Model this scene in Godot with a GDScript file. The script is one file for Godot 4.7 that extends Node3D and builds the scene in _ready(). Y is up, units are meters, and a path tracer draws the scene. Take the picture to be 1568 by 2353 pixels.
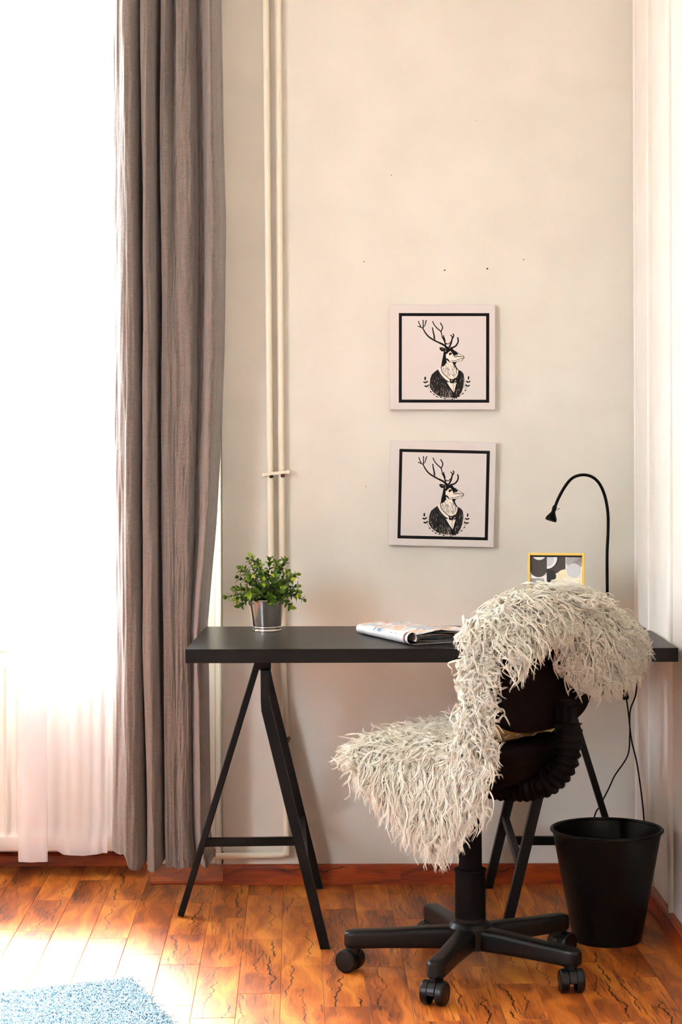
extends Node3D
# A corner of a room: desk on trestles, swivel chair with a sheepskin, window and curtains at the left.
# Metres, y up. The back wall is the plane z = 0, the floor is y = 0.

const FOCAL := 4440.0      # focal length for a frame 2353 pixels high

var rng := RandomNumberGenerator.new()


# ------------------------------------------------------------------ mesh building
class Shape:
	var v := PackedVector3Array()
	var n := PackedVector3Array()
	var uv := PackedVector2Array()
	var idx := PackedInt32Array()

	func quad(a: Vector3, b: Vector3, c: Vector3, d: Vector3, out: Vector3, ua := Vector2(0, 0), ub := Vector2(1, 0), uc := Vector2(1, 1), ud := Vector2(0, 1)) -> void:
		tri(a, b, c, out, ua, ub, uc)
		tri(a, c, d, out, ua, uc, ud)

	func tri(a: Vector3, b: Vector3, c: Vector3, out: Vector3, ua := Vector2(0, 0), ub := Vector2(1, 0), uc := Vector2(1, 1)) -> void:
		var f := (b - a).cross(c - a)
		if f.length_squared() < 1e-18:
			return
		f = f.normalized()
		var k := v.size()
		var turned := f.dot(out) > 0.0
		var nn := f if turned else -f
		v.append(a)
		uv.append(ua)
		if turned:
			v.append(c); v.append(b)
			uv.append(uc); uv.append(ub)
		else:
			v.append(b); v.append(c)
			uv.append(ub); uv.append(uc)
		for i in 3:
			n.append(nn)
			idx.append(k + i)

	# a box with chamfered edges; basis and origin place it
	func box(size: Vector3, at := Transform3D(), ch := 0.002) -> void:
		var h := size * 0.5
		var c: float = minf(ch, minf(h.x, minf(h.y, h.z)) * 0.9)
		var corner := func(s: Vector3, axis: int) -> Vector3:
			var p := Vector3(s.x * (h.x - c), s.y * (h.y - c), s.z * (h.z - c))
			p[axis] = s[axis] * h[axis]
			return at * p
		var centre := at.origin
		for axis in 3:
			var u := (axis + 1) % 3
			var w := (axis + 2) % 3
			for sgn in [-1.0, 1.0]:
				var q: Array[Vector3] = []
				for k in [[-1.0, -1.0], [1.0, -1.0], [1.0, 1.0], [-1.0, 1.0]]:
					var s := Vector3.ZERO
					s[axis] = sgn
					s[u] = k[0]
					s[w] = k[1]
					q.append(corner.call(s, axis))
				quad(q[0], q[1], q[2], q[3], at.basis[axis] * sgn)
			for su in [-1.0, 1.0]:
				for sw in [-1.0, 1.0]:
					var s0 := Vector3.ZERO
					s0[axis] = -1.0
					s0[u] = su
					s0[w] = sw
					var s1 := s0
					s1[axis] = 1.0
					quad(corner.call(s0, u), corner.call(s1, u), corner.call(s1, w), corner.call(s0, w), at.basis[u] * su + at.basis[w] * sw)
		for i in 8:
			var s := Vector3(1 if i & 1 else -1, 1 if i & 2 else -1, 1 if i & 4 else -1)
			tri(corner.call(s, 0), corner.call(s, 1), corner.call(s, 2), at.basis * s)

	# a smooth sheet through points[i][j]; flip turns its face
	func grid(p: Array, flip := false, wrap_j := false, uscale := Vector2(1, 1)) -> void:
		var ni := p.size()
		var nj: int = p[0].size()
		var k := v.size()
		for i in ni:
			for j in nj:
				var a: Vector3 = p[maxi(i - 1, 0)][j]
				var b: Vector3 = p[mini(i + 1, ni - 1)][j]
				var jm := j - 1
				var jp := j + 1
				if wrap_j:
					jm = nj - 2 if j == 0 else j - 1
					jp = 1 if j == nj - 1 else j + 1
				else:
					jm = maxi(jm, 0)
					jp = mini(jp, nj - 1)
				var c: Vector3 = p[i][jm]
				var d: Vector3 = p[i][jp]
				var nn := (b - a).cross(d - c)
				if nn.length_squared() < 1e-20:
					nn = Vector3.UP
				nn = nn.normalized()
				v.append(p[i][j])
				n.append(-nn if flip else nn)
				uv.append(Vector2(float(j) / (nj - 1), float(i) / (ni - 1)) * uscale)
		for i in ni - 1:
			for j in nj - 1:
				var a := k + i * nj + j
				var b := a + nj
				if flip:
					idx.append_array(PackedInt32Array([a, b, b + 1, a, b + 1, a + 1]))
				else:
					idx.append_array(PackedInt32Array([a, b + 1, b, a, a + 1, b + 1]))

	# a round tube along a path
	func tube(path: PackedVector3Array, radii: PackedFloat32Array, sides := 12, caps := true, flat := 1.0) -> void:
		var m := path.size()
		var rows := []
		var t0 := (path[1] - path[0]).normalized()
		var up := Vector3.UP if absf(t0.y) < 0.9 else Vector3.RIGHT
		var nx := t0.cross(up).normalized()
		for i in m:
			var t := (path[mini(i + 1, m - 1)] - path[maxi(i - 1, 0)]).normalized()
			nx = (nx - t * nx.dot(t)).normalized()
			var ny := t.cross(nx)
			var r: float = radii[mini(i, radii.size() - 1)]
			var row := PackedVector3Array()
			for j in sides + 1:
				var a := TAU * j / sides
				row.append(path[i] + (nx * cos(a) + ny * sin(a) * flat) * r)
			rows.append(row)
		grid(rows, true, true)
		if caps:
			fan(rows[0], path[0], -(path[1] - path[0]))
			fan(rows[m - 1], path[m - 1], path[m - 1] - path[m - 2])

	func fan(ring: PackedVector3Array, centre: Vector3, out: Vector3) -> void:
		for j in ring.size() - 1:
			tri(centre, ring[j], ring[j + 1], out)

	# a turned profile of (radius, height) about the y axis of at
	func lathe(profile: PackedVector2Array, at := Transform3D(), sides := 40) -> void:
		for i in profile.size() - 1:
			var a := profile[i]
			var b := profile[i + 1]
			var k := v.size()
			var d := b - a
			if d.length() < 1e-7:
				continue
			var side := Vector2(d.y, -d.x).normalized()
			for j in sides + 1:
				var ang := TAU * j / sides
				var c := cos(ang)
				var s := sin(ang)
				v.append(at * Vector3(a.x * c, a.y, a.x * s))
				v.append(at * Vector3(b.x * c, b.y, b.x * s))
				var nn := (at.basis * Vector3(side.x * c, side.y, side.x * s)).normalized()
				n.append(nn)
				n.append(nn)
				uv.append(Vector2(float(j) / sides, 0))
				uv.append(Vector2(float(j) / sides, 1))
			for j in sides:
				var q := k + j * 2
				idx.append_array(PackedInt32Array([q, q + 2, q + 1, q + 1, q + 2, q + 3]))

	# a flat outline (x, y), counter-clockwise, pushed out by depth along z of at
	func prism(outline: PackedVector2Array, depth: float, at := Transform3D()) -> void:
		var tri_ids := Geometry2D.triangulate_polygon(outline)
		for i in range(0, tri_ids.size(), 3):
			for z in [0.0, depth]:
				var q: Array[Vector3] = []
				for k in 3:
					var o := outline[tri_ids[i + k]]
					q.append(at * Vector3(o.x, o.y, z))
				tri(q[0], q[1], q[2], at.basis.z * (1.0 if z > 0.0 else -1.0))
		var m := outline.size()
		var mid := Vector2.ZERO
		for o in outline:
			mid += o / m
		var area := 0.0
		for i in m:
			area += outline[i].cross(outline[(i + 1) % m])
		for i in m:
			var a := outline[i]
			var b := outline[(i + 1) % m]
			var nn := Vector2(b.y - a.y, a.x - b.x) * signf(area)
			quad(at * Vector3(a.x, a.y, 0), at * Vector3(b.x, b.y, 0), at * Vector3(b.x, b.y, depth), at * Vector3(a.x, a.y, depth), at.basis * Vector3(nn.x, nn.y, 0))

	func mesh() -> ArrayMesh:
		var a := []
		a.resize(Mesh.ARRAY_MAX)
		a[Mesh.ARRAY_VERTEX] = v
		a[Mesh.ARRAY_NORMAL] = n
		a[Mesh.ARRAY_TEX_UV] = uv
		a[Mesh.ARRAY_INDEX] = idx
		var m := ArrayMesh.new()
		m.add_surface_from_arrays(Mesh.PRIMITIVE_TRIANGLES, a)
		return m


func at(x: float, y: float, z: float, turn := Vector3.ZERO) -> Transform3D:
	return Transform3D(Basis.from_euler(turn), Vector3(x, y, z))


# a bar's placing: its local y runs from a to b
func along(a: Vector3, b: Vector3, side := Vector3.RIGHT) -> Transform3D:
	var y := (b - a).normalized()
	var z := side.cross(y).normalized()
	var x := y.cross(z).normalized()
	return Transform3D(Basis(x, y, z), (a + b) * 0.5)


func smooth_path(pts: PackedVector3Array, per := 8) -> PackedVector3Array:
	var out := PackedVector3Array()
	var m := pts.size()
	for i in m - 1:
		for k in per:
			out.append(pts[i].cubic_interpolate(pts[i + 1], pts[maxi(i - 1, 0)], pts[mini(i + 2, m - 1)], float(k) / per))
	out.append(pts[m - 1])
	return out


# ------------------------------------------------------------------ scene tree
func put(called: String, m: Mesh, mat: Material, parent: Node = self) -> MeshInstance3D:
	var o := MeshInstance3D.new()
	o.name = numbered(called, parent)
	o.mesh = m
	o.material_override = mat
	parent.add_child(o, true)
	return o


func numbered(called: String, parent: Node) -> String:
	var s := called
	var k := 0
	while parent.has_node(NodePath(s)):
		k += 1
		s = "%s_%03d" % [called, k]
	return s


func thing(called: String, label: String, category: String, where := Vector3.ZERO, turn := 0.0, group := "") -> Node3D:
	var o := Node3D.new()
	o.name = numbered(called, self)
	add_child(o, true)
	o.position = where
	o.rotation.y = turn
	tag(o, label, category, group)
	return o


func tag(o: Node, label: String, category: String, group := "") -> void:
	o.set_meta("label", label)
	o.set_meta("category", category)
	if group:
		o.set_meta("group", group)


func structure(o: Node, label: String, category: String) -> void:
	o.set_meta("kind", "structure")
	tag(o, label, category)


# ------------------------------------------------------------------ materials and computed textures
func paint(c: Color, rough := 0.6, metal := 0.0, spec := 0.5) -> StandardMaterial3D:
	var m := StandardMaterial3D.new()
	m.albedo_color = c
	m.roughness = rough
	m.metallic = metal
	m.metallic_specular = spec
	return m


func noise(seed_: int, freq: float, octaves := 4, kind := FastNoiseLite.TYPE_SIMPLEX_SMOOTH) -> FastNoiseLite:
	var f := FastNoiseLite.new()
	f.seed = seed_
	f.frequency = freq
	f.noise_type = kind
	f.fractal_octaves = octaves
	return f


func textured(im: Image, rough := 0.6, spec := 0.5) -> StandardMaterial3D:
	var m := paint(Color.WHITE, rough, 0.0, spec)
	m.albedo_texture = ImageTexture.create_from_image(im)
	return m


# plaster: a little uneven in tone, brushed relief
func plaster(c: Color, seed_: int, relief := 1.0) -> StandardMaterial3D:
	var m := paint(Color.WHITE, 0.75, 0.0, 0.3)
	var t := NoiseTexture2D.new()
	t.width = 512
	t.height = 512
	t.seamless = true
	t.noise = noise(seed_, 0.006, 5)
	var g := Gradient.new()
	g.set_color(0, c.darkened(0.035))
	g.set_color(1, c.lightened(0.03))
	t.color_ramp = g
	m.albedo_texture = t
	var b := NoiseTexture2D.new()
	b.width = 512
	b.height = 512
	b.seamless = true
	b.as_normal_map = true
	b.bump_strength = 1.6 * relief
	b.noise = noise(seed_ + 7, 0.018, 4)
	m.normal_enabled = true
	m.normal_texture = b
	m.normal_scale = 0.35 * relief
	m.uv1_triplanar = true
	m.uv1_world_triplanar = true
	m.uv1_scale = Vector3.ONE * 1.1
	return m


# figured wood with dark veins, grain along the picture's height
func wood_image(seed_: int, tone: float, veined: float, w := 160, h := 640) -> Image:
	var im := Image.create(w, h, false, Image.FORMAT_RGB8)
	var warp := noise(seed_, 0.0045, 2)
	var figure := noise(seed_ + 31, 0.0055, 3)
	var grain := noise(seed_ + 44, 0.05, 3)
	var vein := noise(seed_ + 57, 0.0040, 5)
	var mask := noise(seed_ + 91, 0.0045, 2)
	var dark := Color(0.42, 0.18, 0.045)
	var mid := Color(0.67, 0.345, 0.10)
	var light := Color(0.83, 0.51, 0.19)
	for y in h:
		for x in w:
			var wx := warp.get_noise_2d(x * 1.4, y * 0.6) * 60.0
			var fg := figure.get_noise_2d((x + wx) * 1.5, y * 0.35 + wx * 0.8)
			var t := 0.5 + tone + fg * 0.62 + 0.05 * sin(fg * 20.0 + wx * 0.08) + 0.16 * grain.get_noise_2d((x + wx * 0.3) * 1.6, y * 0.14)
			t = clampf(t, 0.0, 1.0)
			var c := mid.lerp(light, (t - 0.5) * 2.0) if t > 0.5 else dark.lerp(mid, t * 2.0)
			var mm := mask.get_noise_2d(x * 0.7, y * 0.25) + veined
			if mm < veined - 0.22:
				var spalt := clampf(grain.get_noise_2d(x * 1.7 + 90.0, y * 0.10) * 2.6 - 0.55, 0.0, 1.0)
				c = c.lerp(Color(0.20, 0.09, 0.045), spalt * 0.65)
			im.set_pixel(x, y, c)
	var r := RandomNumberGenerator.new()
	r.seed = seed_ * 7 + 3
	var ink := Color(0.085, 0.035, 0.025)
	for k in int(round(2.2 + veined * 9.0)):
		var x0 := r.randf_range(0.08, 0.92) * w
		var y0 := r.randf_range(-0.1, 0.7) * h
		var y1 := y0 + r.randf_range(0.2, 0.65) * h
		var lean := r.randf_range(-0.10, 0.10)
		var fat := r.randf_range(0.9, 2.8)
		for s in int((y1 - y0) * 2.0):
			var y := y0 + s * 0.5
			var f := (y - y0) / (y1 - y0)
			var x := x0 + (y - y0) * lean + vein.get_noise_2d(k * 91.0, y * 1.4) * 34.0 + grain.get_noise_2d(k * 37.0, y * 0.55) * 9.0
			var half := fat * (0.55 + 0.9 * absf(grain.get_noise_2d(k * 13.0 + 500.0, y * 0.8)) * 2.0) * minf(1.0, minf(f, 1.0 - f) * 9.0)
			for q in range(int(x - half * 3.0) - 1, int(x + half * 3.0) + 2):
				if q >= 0 and q < w and y >= 0.0 and y < h:
					var d := absf(q + 0.5 - x)
					var old := im.get_pixel(q, int(y))
					if d < half:
						im.set_pixel(q, int(y), old.lerp(ink, 0.75))
					elif d < half * 3.0:
						im.set_pixel(q, int(y), old.lerp(dark, 0.10 * (1.0 - d / (half * 3.0))))
	return im


# flat print: shapes drawn into a picture
class Print:
	var im: Image
	var off := Vector2.ZERO
	var k := 1.0

	func poly(pts: Array, c: Color) -> void:
		var q := PackedVector2Array()
		for i in range(0, pts.size(), 2):
			q.append((Vector2(pts[i], pts[i + 1]) - off) * k)
		var lo := 1e9
		var hi := -1e9
		for p in q:
			lo = minf(lo, p.y)
			hi = maxf(hi, p.y)
		for y in range(maxi(0, int(lo)), mini(im.get_height(), int(hi) + 1)):
			var xs := []
			for i in q.size():
				var a := q[i]
				var b := q[(i + 1) % q.size()]
				if (a.y <= y) != (b.y <= y):
					xs.append(a.x + (y - a.y) * (b.x - a.x) / (b.y - a.y))
			xs.sort()
			for i in range(0, xs.size() - 1, 2):
				for x in range(maxi(0, int(ceil(xs[i]))), mini(im.get_width(), int(xs[i + 1]) + 1)):
					im.set_pixel(x, y, c)

	func disc(x: float, y: float, rx: float, ry: float, c: Color, lean := 0.0) -> void:
		var o := (Vector2(x, y) - off) * k
		var ax := rx * k
		var ay := ry * k
		var r := int(maxf(ax, ay)) + 1
		for j in range(maxi(0, int(o.y) - r), mini(im.get_height(), int(o.y) + r + 1)):
			for i in range(maxi(0, int(o.x) - r), mini(im.get_width(), int(o.x) + r + 1)):
				var d := (Vector2(i, j) - o).rotated(-lean)
				if (d.x / ax) * (d.x / ax) + (d.y / ay) * (d.y / ay) <= 1.0:
					im.set_pixel(i, j, c)

	# a stroke through the points, its width running from w0 to w1
	func stroke(pts: Array, w0: float, w1: float, c: Color) -> void:
		var m := pts.size() / 2
		var q := PackedVector2Array()
		for i in m:
			q.append(Vector2(pts[i * 2], pts[i * 2 + 1]))
		for i in m - 1:
			var steps := int(q[i].distance_to(q[i + 1]) * k) + 1
			for s in steps + 1:
				var f := float(s) / steps
				var p := q[i].cubic_interpolate(q[i + 1], q[maxi(i - 1, 0)], q[mini(i + 2, m - 1)], f)
				var w := lerpf(w0, w1, (i + f) / (m - 1)) * 0.5
				disc(p.x, p.y, maxf(w, 0.55 / k), maxf(w, 0.55 / k), c)


func deer_print() -> Image:
	var d := Print.new()
	d.im = Image.create(560, 560, false, Image.FORMAT_RGB8)
	var paper := Color(0.86, 0.835, 0.812)
	var ink := Color(0.02, 0.018, 0.02)
	var pale := Color(0.93, 0.90, 0.85)
	d.im.fill(paper)
	# black square frame line
	d.k = 560.0
	for r in [[0.078, 0.076, 0.945, 0.105], [0.078, 0.906, 0.945, 0.935], [0.078, 0.076, 0.107, 0.935], [0.915, 0.076, 0.945, 0.935]]:
		d.poly([r[0], r[1], r[2], r[1], r[2], r[3], r[0], r[3]], ink)
	# the stag: coordinates of the drawing, 8.71 to a unit of the sheet's 243
	d.k = 560.0 / (243.0 * 8.71)
	d.off = Vector2(-290, -165)
	var coat := Color(0.13, 0.115, 0.115)
	d.poly([690, 1120, 600, 1190, 545, 1240, 515, 1320, 500, 1450, 505, 1500, 560, 1590, 640, 1650, 720, 1690, 830, 1712, 960, 1710, 1010, 1720, 1090, 1690, 1150, 1600, 1190, 1480, 1200, 1300, 1190, 1230, 1150, 1180, 1090, 1150, 1000, 1130], coat)
	var r := RandomNumberGenerator.new()
	r.seed = 5
	for i in 260:
		var x := r.randf_range(510, 1190)
		var y := r.randf_range(1260, 1690)
		var edge := absf(x - 850.0) / 345.0
		if y > 1700.0 - edge * edge * 260.0 or y < 1190.0 + edge * 90.0:
			continue
		var low := smoothstep(1480.0, 1700.0, y)
		if r.randf() < 0.4 + 0.6 * low:
			d.stroke([x, y, x + r.randf_range(-8, 8), y + r.randf_range(20, 60)], 4.0 + 5.0 * low, 2.0, Color(0.62, 0.57, 0.55) if r.randf() < 0.6 else pale)
	# neck and head
	d.poly([800, 780, 760, 1000, 735, 1080, 700, 1130, 790, 1290, 920, 1350, 1000, 1330, 1040, 1260, 1045, 1150, 1080, 1140, 1030, 1040, 1020, 980, 960, 950, 850, 900], pale)
	d.poly([790, 760, 830, 780, 832, 900, 850, 1000, 790, 1070, 735, 1085, 748, 980, 770, 880], ink)
	for i in 70:
		var f := r.randf()
		var x := lerpf(760, 1010, f)
		var y := r.randf_range(1000, 1250)
		d.stroke([x, y, x + r.randf_range(8, 30), y + r.randf_range(30, 80)], 6.0, 2.0, ink.lerp(pale, r.randf_range(0.0, 0.6)))
	d.poly([825, 790, 880, 740, 960, 720, 1010, 760, 1110, 825, 1190, 870, 1198, 900, 1170, 930, 1160, 962, 1110, 962, 1040, 985, 990, 992, 900, 985, 835, 930], pale)
	d.poly([925, 725, 990, 750, 1050, 792, 1085, 826, 1062, 842, 1015, 846, 985, 872, 975, 830, 930, 770], ink)
	d.poly([830, 740, 900, 720, 930, 760, 880, 790, 850, 830, 828, 820], ink)
	d.stroke([985, 748, 1050, 785, 1110, 826, 1192, 872], 7, 9, ink)
	d.stroke([1196, 900, 1172, 932, 1160, 964, 1108, 964, 1040, 986, 985, 994, 900, 985], 7, 9, ink)
	for i in 16:
		var x := 1040.0 + i * 8.0
		d.stroke([x - 30, 848 + i * 1.5, x - 45, 895 - i * 0.5], 5, 2, ink)
	d.stroke([832, 800, 828, 860, 838, 930, 900, 985], 6, 8, ink)
	d.disc(925, 825, 34, 30, ink)
	d.disc(948, 848, 24, 19, pale)
	d.stroke([850, 930, 880, 950, 905, 990], 34, 14, ink)
	d.stroke([1110, 868, 1150, 885, 1172, 880], 12, 12, ink)
	d.stroke([1195, 882, 1196, 905, 1176, 925], 16, 14, ink)
	d.stroke([935, 955, 1000, 965, 1060, 945, 1110, 928, 1172, 920], 8, 12, ink)
	d.poly([960, 985, 1045, 990, 1022, 1040, 1062, 1120, 1090, 1150, 1045, 1150, 1020, 1090, 985, 1040], ink)
	d.stroke([735, 1080, 750, 1180, 830, 1270, 920, 1335, 1000, 1330, 1040, 1260, 1042, 1160], 14, 10, ink)
	d.poly([700, 692, 760, 688, 815, 712, 835, 745, 800, 775, 740, 768, 702, 730], ink)
	d.stroke([750, 715, 790, 735], 14, 6, Color(0.5, 0.46, 0.44))
	# antlers
	for s in [
		[[860, 700, 790, 645, 700, 600, 600, 550, 500, 490, 430, 420, 380, 340, 360, 300], 40, 20], [[600, 550, 590, 450, 570, 370, 557, 292], 34, 20],
		[[362, 298, 310, 280, 262, 260], 20, 16], [[322, 278, 290, 210, 272, 165], 18, 18], [[370, 292, 368, 200, 365, 142], 20, 20], [[395, 270, 412, 210, 430, 145], 14, 22],
		[[825, 640, 790, 540, 755, 480, 738, 400, 725, 365], 26, 22], [[725, 365, 650, 300, 590, 230, 562, 165], 22, 18], [[735, 360, 762, 290, 742, 235, 720, 200], 22, 22],
		[[812, 560, 788, 490, 780, 452], 30, 22], [[890, 700, 930, 620, 952, 540, 965, 480], 36, 28], [[965, 490, 942, 455, 925, 442], 22, 18], [[968, 500, 990, 450, 975, 420], 26, 22],
		[[835, 610, 880, 622, 940, 565], 20, 14], [[930, 705, 1020, 670, 1070, 600, 1080, 540, 1070, 495], 34, 26], [[830, 690, 880, 735, 960, 735], 46, 46],
	]:
		d.stroke(s[0], s[1], s[2], ink)
	for s in [[690, 580, 600, 530, 500, 470, 430, 390], [745, 470, 728, 400], [1010, 660, 1055, 600], [790, 620, 700, 575]]:
		d.stroke(s, 8, 5, Color(0.7, 0.66, 0.62))
	# collar, bow tie, shirt, lapels
	d.stroke([692, 1130, 760, 1245, 850, 1335, 935, 1385], 44, 40, pale)
	d.stroke([1066, 1160, 1060, 1230, 1030, 1300], 30, 26, pale)
	d.poly([850, 1400, 1050, 1380, 1040, 1430, 992, 1625], pale)
	d.stroke([640, 1180, 720, 1330, 830, 1420, 960, 1590, 1000, 1650], 22, 30, ink)
	d.stroke([1110, 1170, 1095, 1350, 1045, 1500, 1000, 1650], 22, 24, ink)
	d.stroke([690, 1490, 688, 1660], 24, 34, ink)
	d.stroke([1000, 1620, 1000, 1715], 34, 30, ink)
	d.poly([905, 1325, 985, 1360, 1060, 1305, 1070, 1385, 1010, 1420, 915, 1415], ink)
	for q in [[950, 1365], [1030, 1365], [1008, 1400]]:
		d.disc(q[0], q[1], 13, 10, pale)
	for i in 6:
		d.disc(975 + i * 2.5, 1430 + i * 30, 8, 8, ink)
	# wreath
	for q in [[410, 1322, 18, 38, 0.0], [402, 1402, 34, 15, 0.35], [445, 1392, 30, 14, -0.6], [425, 1482, 34, 16, 0.3], [465, 1468, 30, 14, -0.6], [1290, 1310, 15, 38, 0.1], [1262, 1388, 28, 15, 0.6], [1302, 1388, 30, 14, -0.5], [1250, 1465, 30, 15, 0.7], [1290, 1472, 30, 14, -0.4]]:
		d.disc(q[0], q[1], q[2], q[3], ink, q[4])
	var arc := [470, 1490, 525, 1592, 590, 1648, 650, 1690, 730, 1708, 810, 1732, 960, 1738, 1045, 1716, 1100, 1682, 1175, 1630, 1228, 1560, 1262, 1480]
	d.stroke(arc, 5, 5, ink)
	for i in range(2, arc.size() - 2, 2):
		d.disc(arc[i], arc[i + 1], 15, 13, ink)
	d.stroke([1195, 1290, 1220, 1420, 1225, 1520], 6, 6, ink)
	return d.im


func shapes_print() -> Image:
	var d := Print.new()
	d.im = Image.create(256, 352, false, Image.FORMAT_RGB8)
	var white := Color(0.95, 0.95, 0.94)
	var dark := Color(0.235, 0.205, 0.195)
	var grey := Color(0.83, 0.84, 0.85)
	var black := Color(0.03, 0.03, 0.03)
	d.im.fill(white)
	d.k = 256.0 / 1160.0
	d.off = Vector2(170, 150)
	d.disc(1140, 480, 165, 165, grey)
	var hatch := func(x: float, y: float, rad: float) -> void:
		for i in range(-12, 13):
			var o := i * 32.0
			var half := sqrt(maxf(0.0, rad * rad - o * o * 0.5))
			if half > 1.0:
				var m := Vector2(x, y) + Vector2(0.707, 0.707) * o * 0.707
				d.stroke([m.x - half * 0.707, m.y + half * 0.707, m.x + half * 0.707, m.y - half * 0.707], 11, 11, black)
	hatch.call(1165, 262, 195)
	hatch.call(325, 760, 165)
	d.poly([170, 190, 550, 190, 550, 470, 170, 470], dark)
	d.disc(358, 465, 190, 168, dark)
	d.disc(365, 88, 168, 162, white)
	d.poly([550, 175, 955, 175, 955, 450, 550, 640], dark)
	d.disc(550, 190, 255, 275, black)
	d.disc(550, 185, 222, 260, white)
	d.disc(570, 240, 130, 150, grey)
	d.poly([170, 170, 540, 170, 540, 640, 170, 640], dark)
	d.poly([170, 480, 540, 480, 540, 660, 170, 660], white)
	d.disc(355, 465, 188, 168, dark)
	d.disc(365, 88, 168, 162, white)
	d.poly([535, 470, 700, 470, 760, 620, 740, 660, 540, 780], black)
	d.poly([170, 150, 1330, 150, 1330, 182, 170, 182], black)
	d.disc(950, 650, 205, 195, Color(0.97, 0.94, 0.80))
	d.poly([960, 560, 1160, 640, 1330, 640, 1330, 780, 780, 780], Color(0.97, 0.95, 0.86))
	for i in 9:
		d.stroke([800 - i * 4, 560 + i * 26, 1300, 560 + i * 26], 5, 5, Color(0.80, 0.72, 0.45))
	d.disc(1140, 480, 160, 160, grey)
	d.poly([170, 900, 760, 900, 760, 1400, 170, 1400], dark)
	d.disc(760, 1150, 230, 230, grey)
	d.poly([960, 900, 1330, 900, 1330, 1250, 960, 1250], Color(0.95, 0.83, 0.45))
	hatch.call(1100, 1450, 180)
	return d.im


func cover_print() -> Image:
	var d := Print.new()
	d.im = Image.create(512, 256, false, Image.FORMAT_RGB8)
	d.im.fill(Color(0.93, 0.93, 0.94))
	d.k = 1.0
	var blue := Color(0.36, 0.58, 0.72)
	var ink := Color(0.08, 0.08, 0.10)
	# x runs along the roll, y round it
	for i in 26:
		d.stroke([20, 22 + i * 8, 92, 22 + i * 8], 2.5, 2.5, Color(0.66, 0.67, 0.70))
	d.poly([200, 60, 226, 66, 236, 50, 250, 66, 246, 90, 262, 118, 232, 128, 206, 118, 214, 92], blue)
	d.stroke([168, 46, 178, 58, 182, 88, 176, 118, 190, 128], 8, 6, ink)
	d.stroke([178, 92, 204, 88], 6, 5, ink)
	d.stroke([190, 52, 206, 46], 6, 3, ink)
	d.disc(264, 92, 20, 27, Color(0.86, 0.86, 0.88))
	for i in 5:
		d.stroke([252, 76 + i * 8, 276, 76 + i * 8], 2.0, 2.0, Color(0.62, 0.55, 0.56))
	d.disc(352, 106, 6, 7, ink)
	d.disc(392, 104, 5, 6, ink)
	for i in 6:
		d.stroke([340, 150 + i * 9, 420, 150 + i * 9], 2.0, 2.0, Color(0.7, 0.7, 0.72))
	d.poly([474, 0, 492, 0, 492, 256, 474, 256], Color(0.40, 0.17, 0.10))
	return d.im


func page_print(seed_: int) -> Image:
	var im := Image.create(128, 96, false, Image.FORMAT_RGB8)
	var a := noise(seed_, 0.03, 3)
	var b := noise(seed_ + 3, 0.05, 2)
	for y in 96:
		for x in 128:
			var t := a.get_noise_2d(x * 0.7, y * 2.2)
			var c := Color(0.92, 0.91, 0.90)
			if t > 0.12:
				c = Color(0.88, 0.76, 0.66).lerp(Color(0.62, 0.42, 0.3), clampf(b.get_noise_2d(x, y) + 0.1, 0, 1))
			elif t < -0.16:
				c = Color(0.76, 0.83, 0.89).lerp(Color(0.40, 0.50, 0.60), clampf(b.get_noise_2d(x, y), 0, 1))
			im.set_pixel(x, y, c)
	return im


func linen_image() -> Image:
	var im := Image.create(256, 256, false, Image.FORMAT_RGB8)
	var r := RandomNumberGenerator.new()
	r.seed = 11
	var warp := PackedFloat32Array()
	var weft := PackedFloat32Array()
	for i in 256:
		warp.append(r.randf_range(-0.05, 0.05))
		weft.append(r.randf_range(-0.025, 0.025))
	for y in 256:
		for x in 256:
			var k := 1.0 + warp[x] + weft[y] + r.randf_range(-0.2, 0.2)
			im.set_pixel(x, y, Color(0.47 * k, 0.43 * k, 0.40 * k))
	return im


func blackwood_image() -> Image:
	var im := Image.create(512, 128, false, Image.FORMAT_RGB8)
	var g := noise(3, 0.02, 4)
	for y in 128:
		for x in 512:
			var t := g.get_noise_2d(x * 0.18, y * 3.2)
			var k := 0.050 + 0.04 * t
			im.set_pixel(x, y, Color(k * 1.08, k * 0.95, k * 0.88))
	return im


# ------------------------------------------------------------------ soft shapes shared by several things
# a stack of rounded outlines: each section is (height, half x, half z, shift x); power 2 is an ellipse
func stack(s: Shape, sections: Array, power: float, where := Transform3D(), bend: Variant = null, sides := 32) -> void:
	var rows := []
	for q in sections:
		var row := PackedVector3Array()
		for j in sides + 1:
			var a := TAU * j / sides
			var c := cos(a)
			var d := sin(a)
			var p := Vector3(q[1] * signf(c) * pow(absf(c), 2.0 / power) + (q[3] if q.size() > 3 else 0.0), q[0], q[2] * signf(d) * pow(absf(d), 2.0 / power))
			if bend != null:
				p = bend.call(p)
			row.append(where * p)
		rows.append(row)
	s.grid(rows, false, true)
	var lo := Vector3.ZERO
	var hi := Vector3.ZERO
	for j in sides:
		lo += rows[0][j] / sides
		hi += rows[-1][j] / sides
	s.fan(rows[0], lo, lo - hi)
	s.fan(rows[-1], hi, hi - lo)


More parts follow.
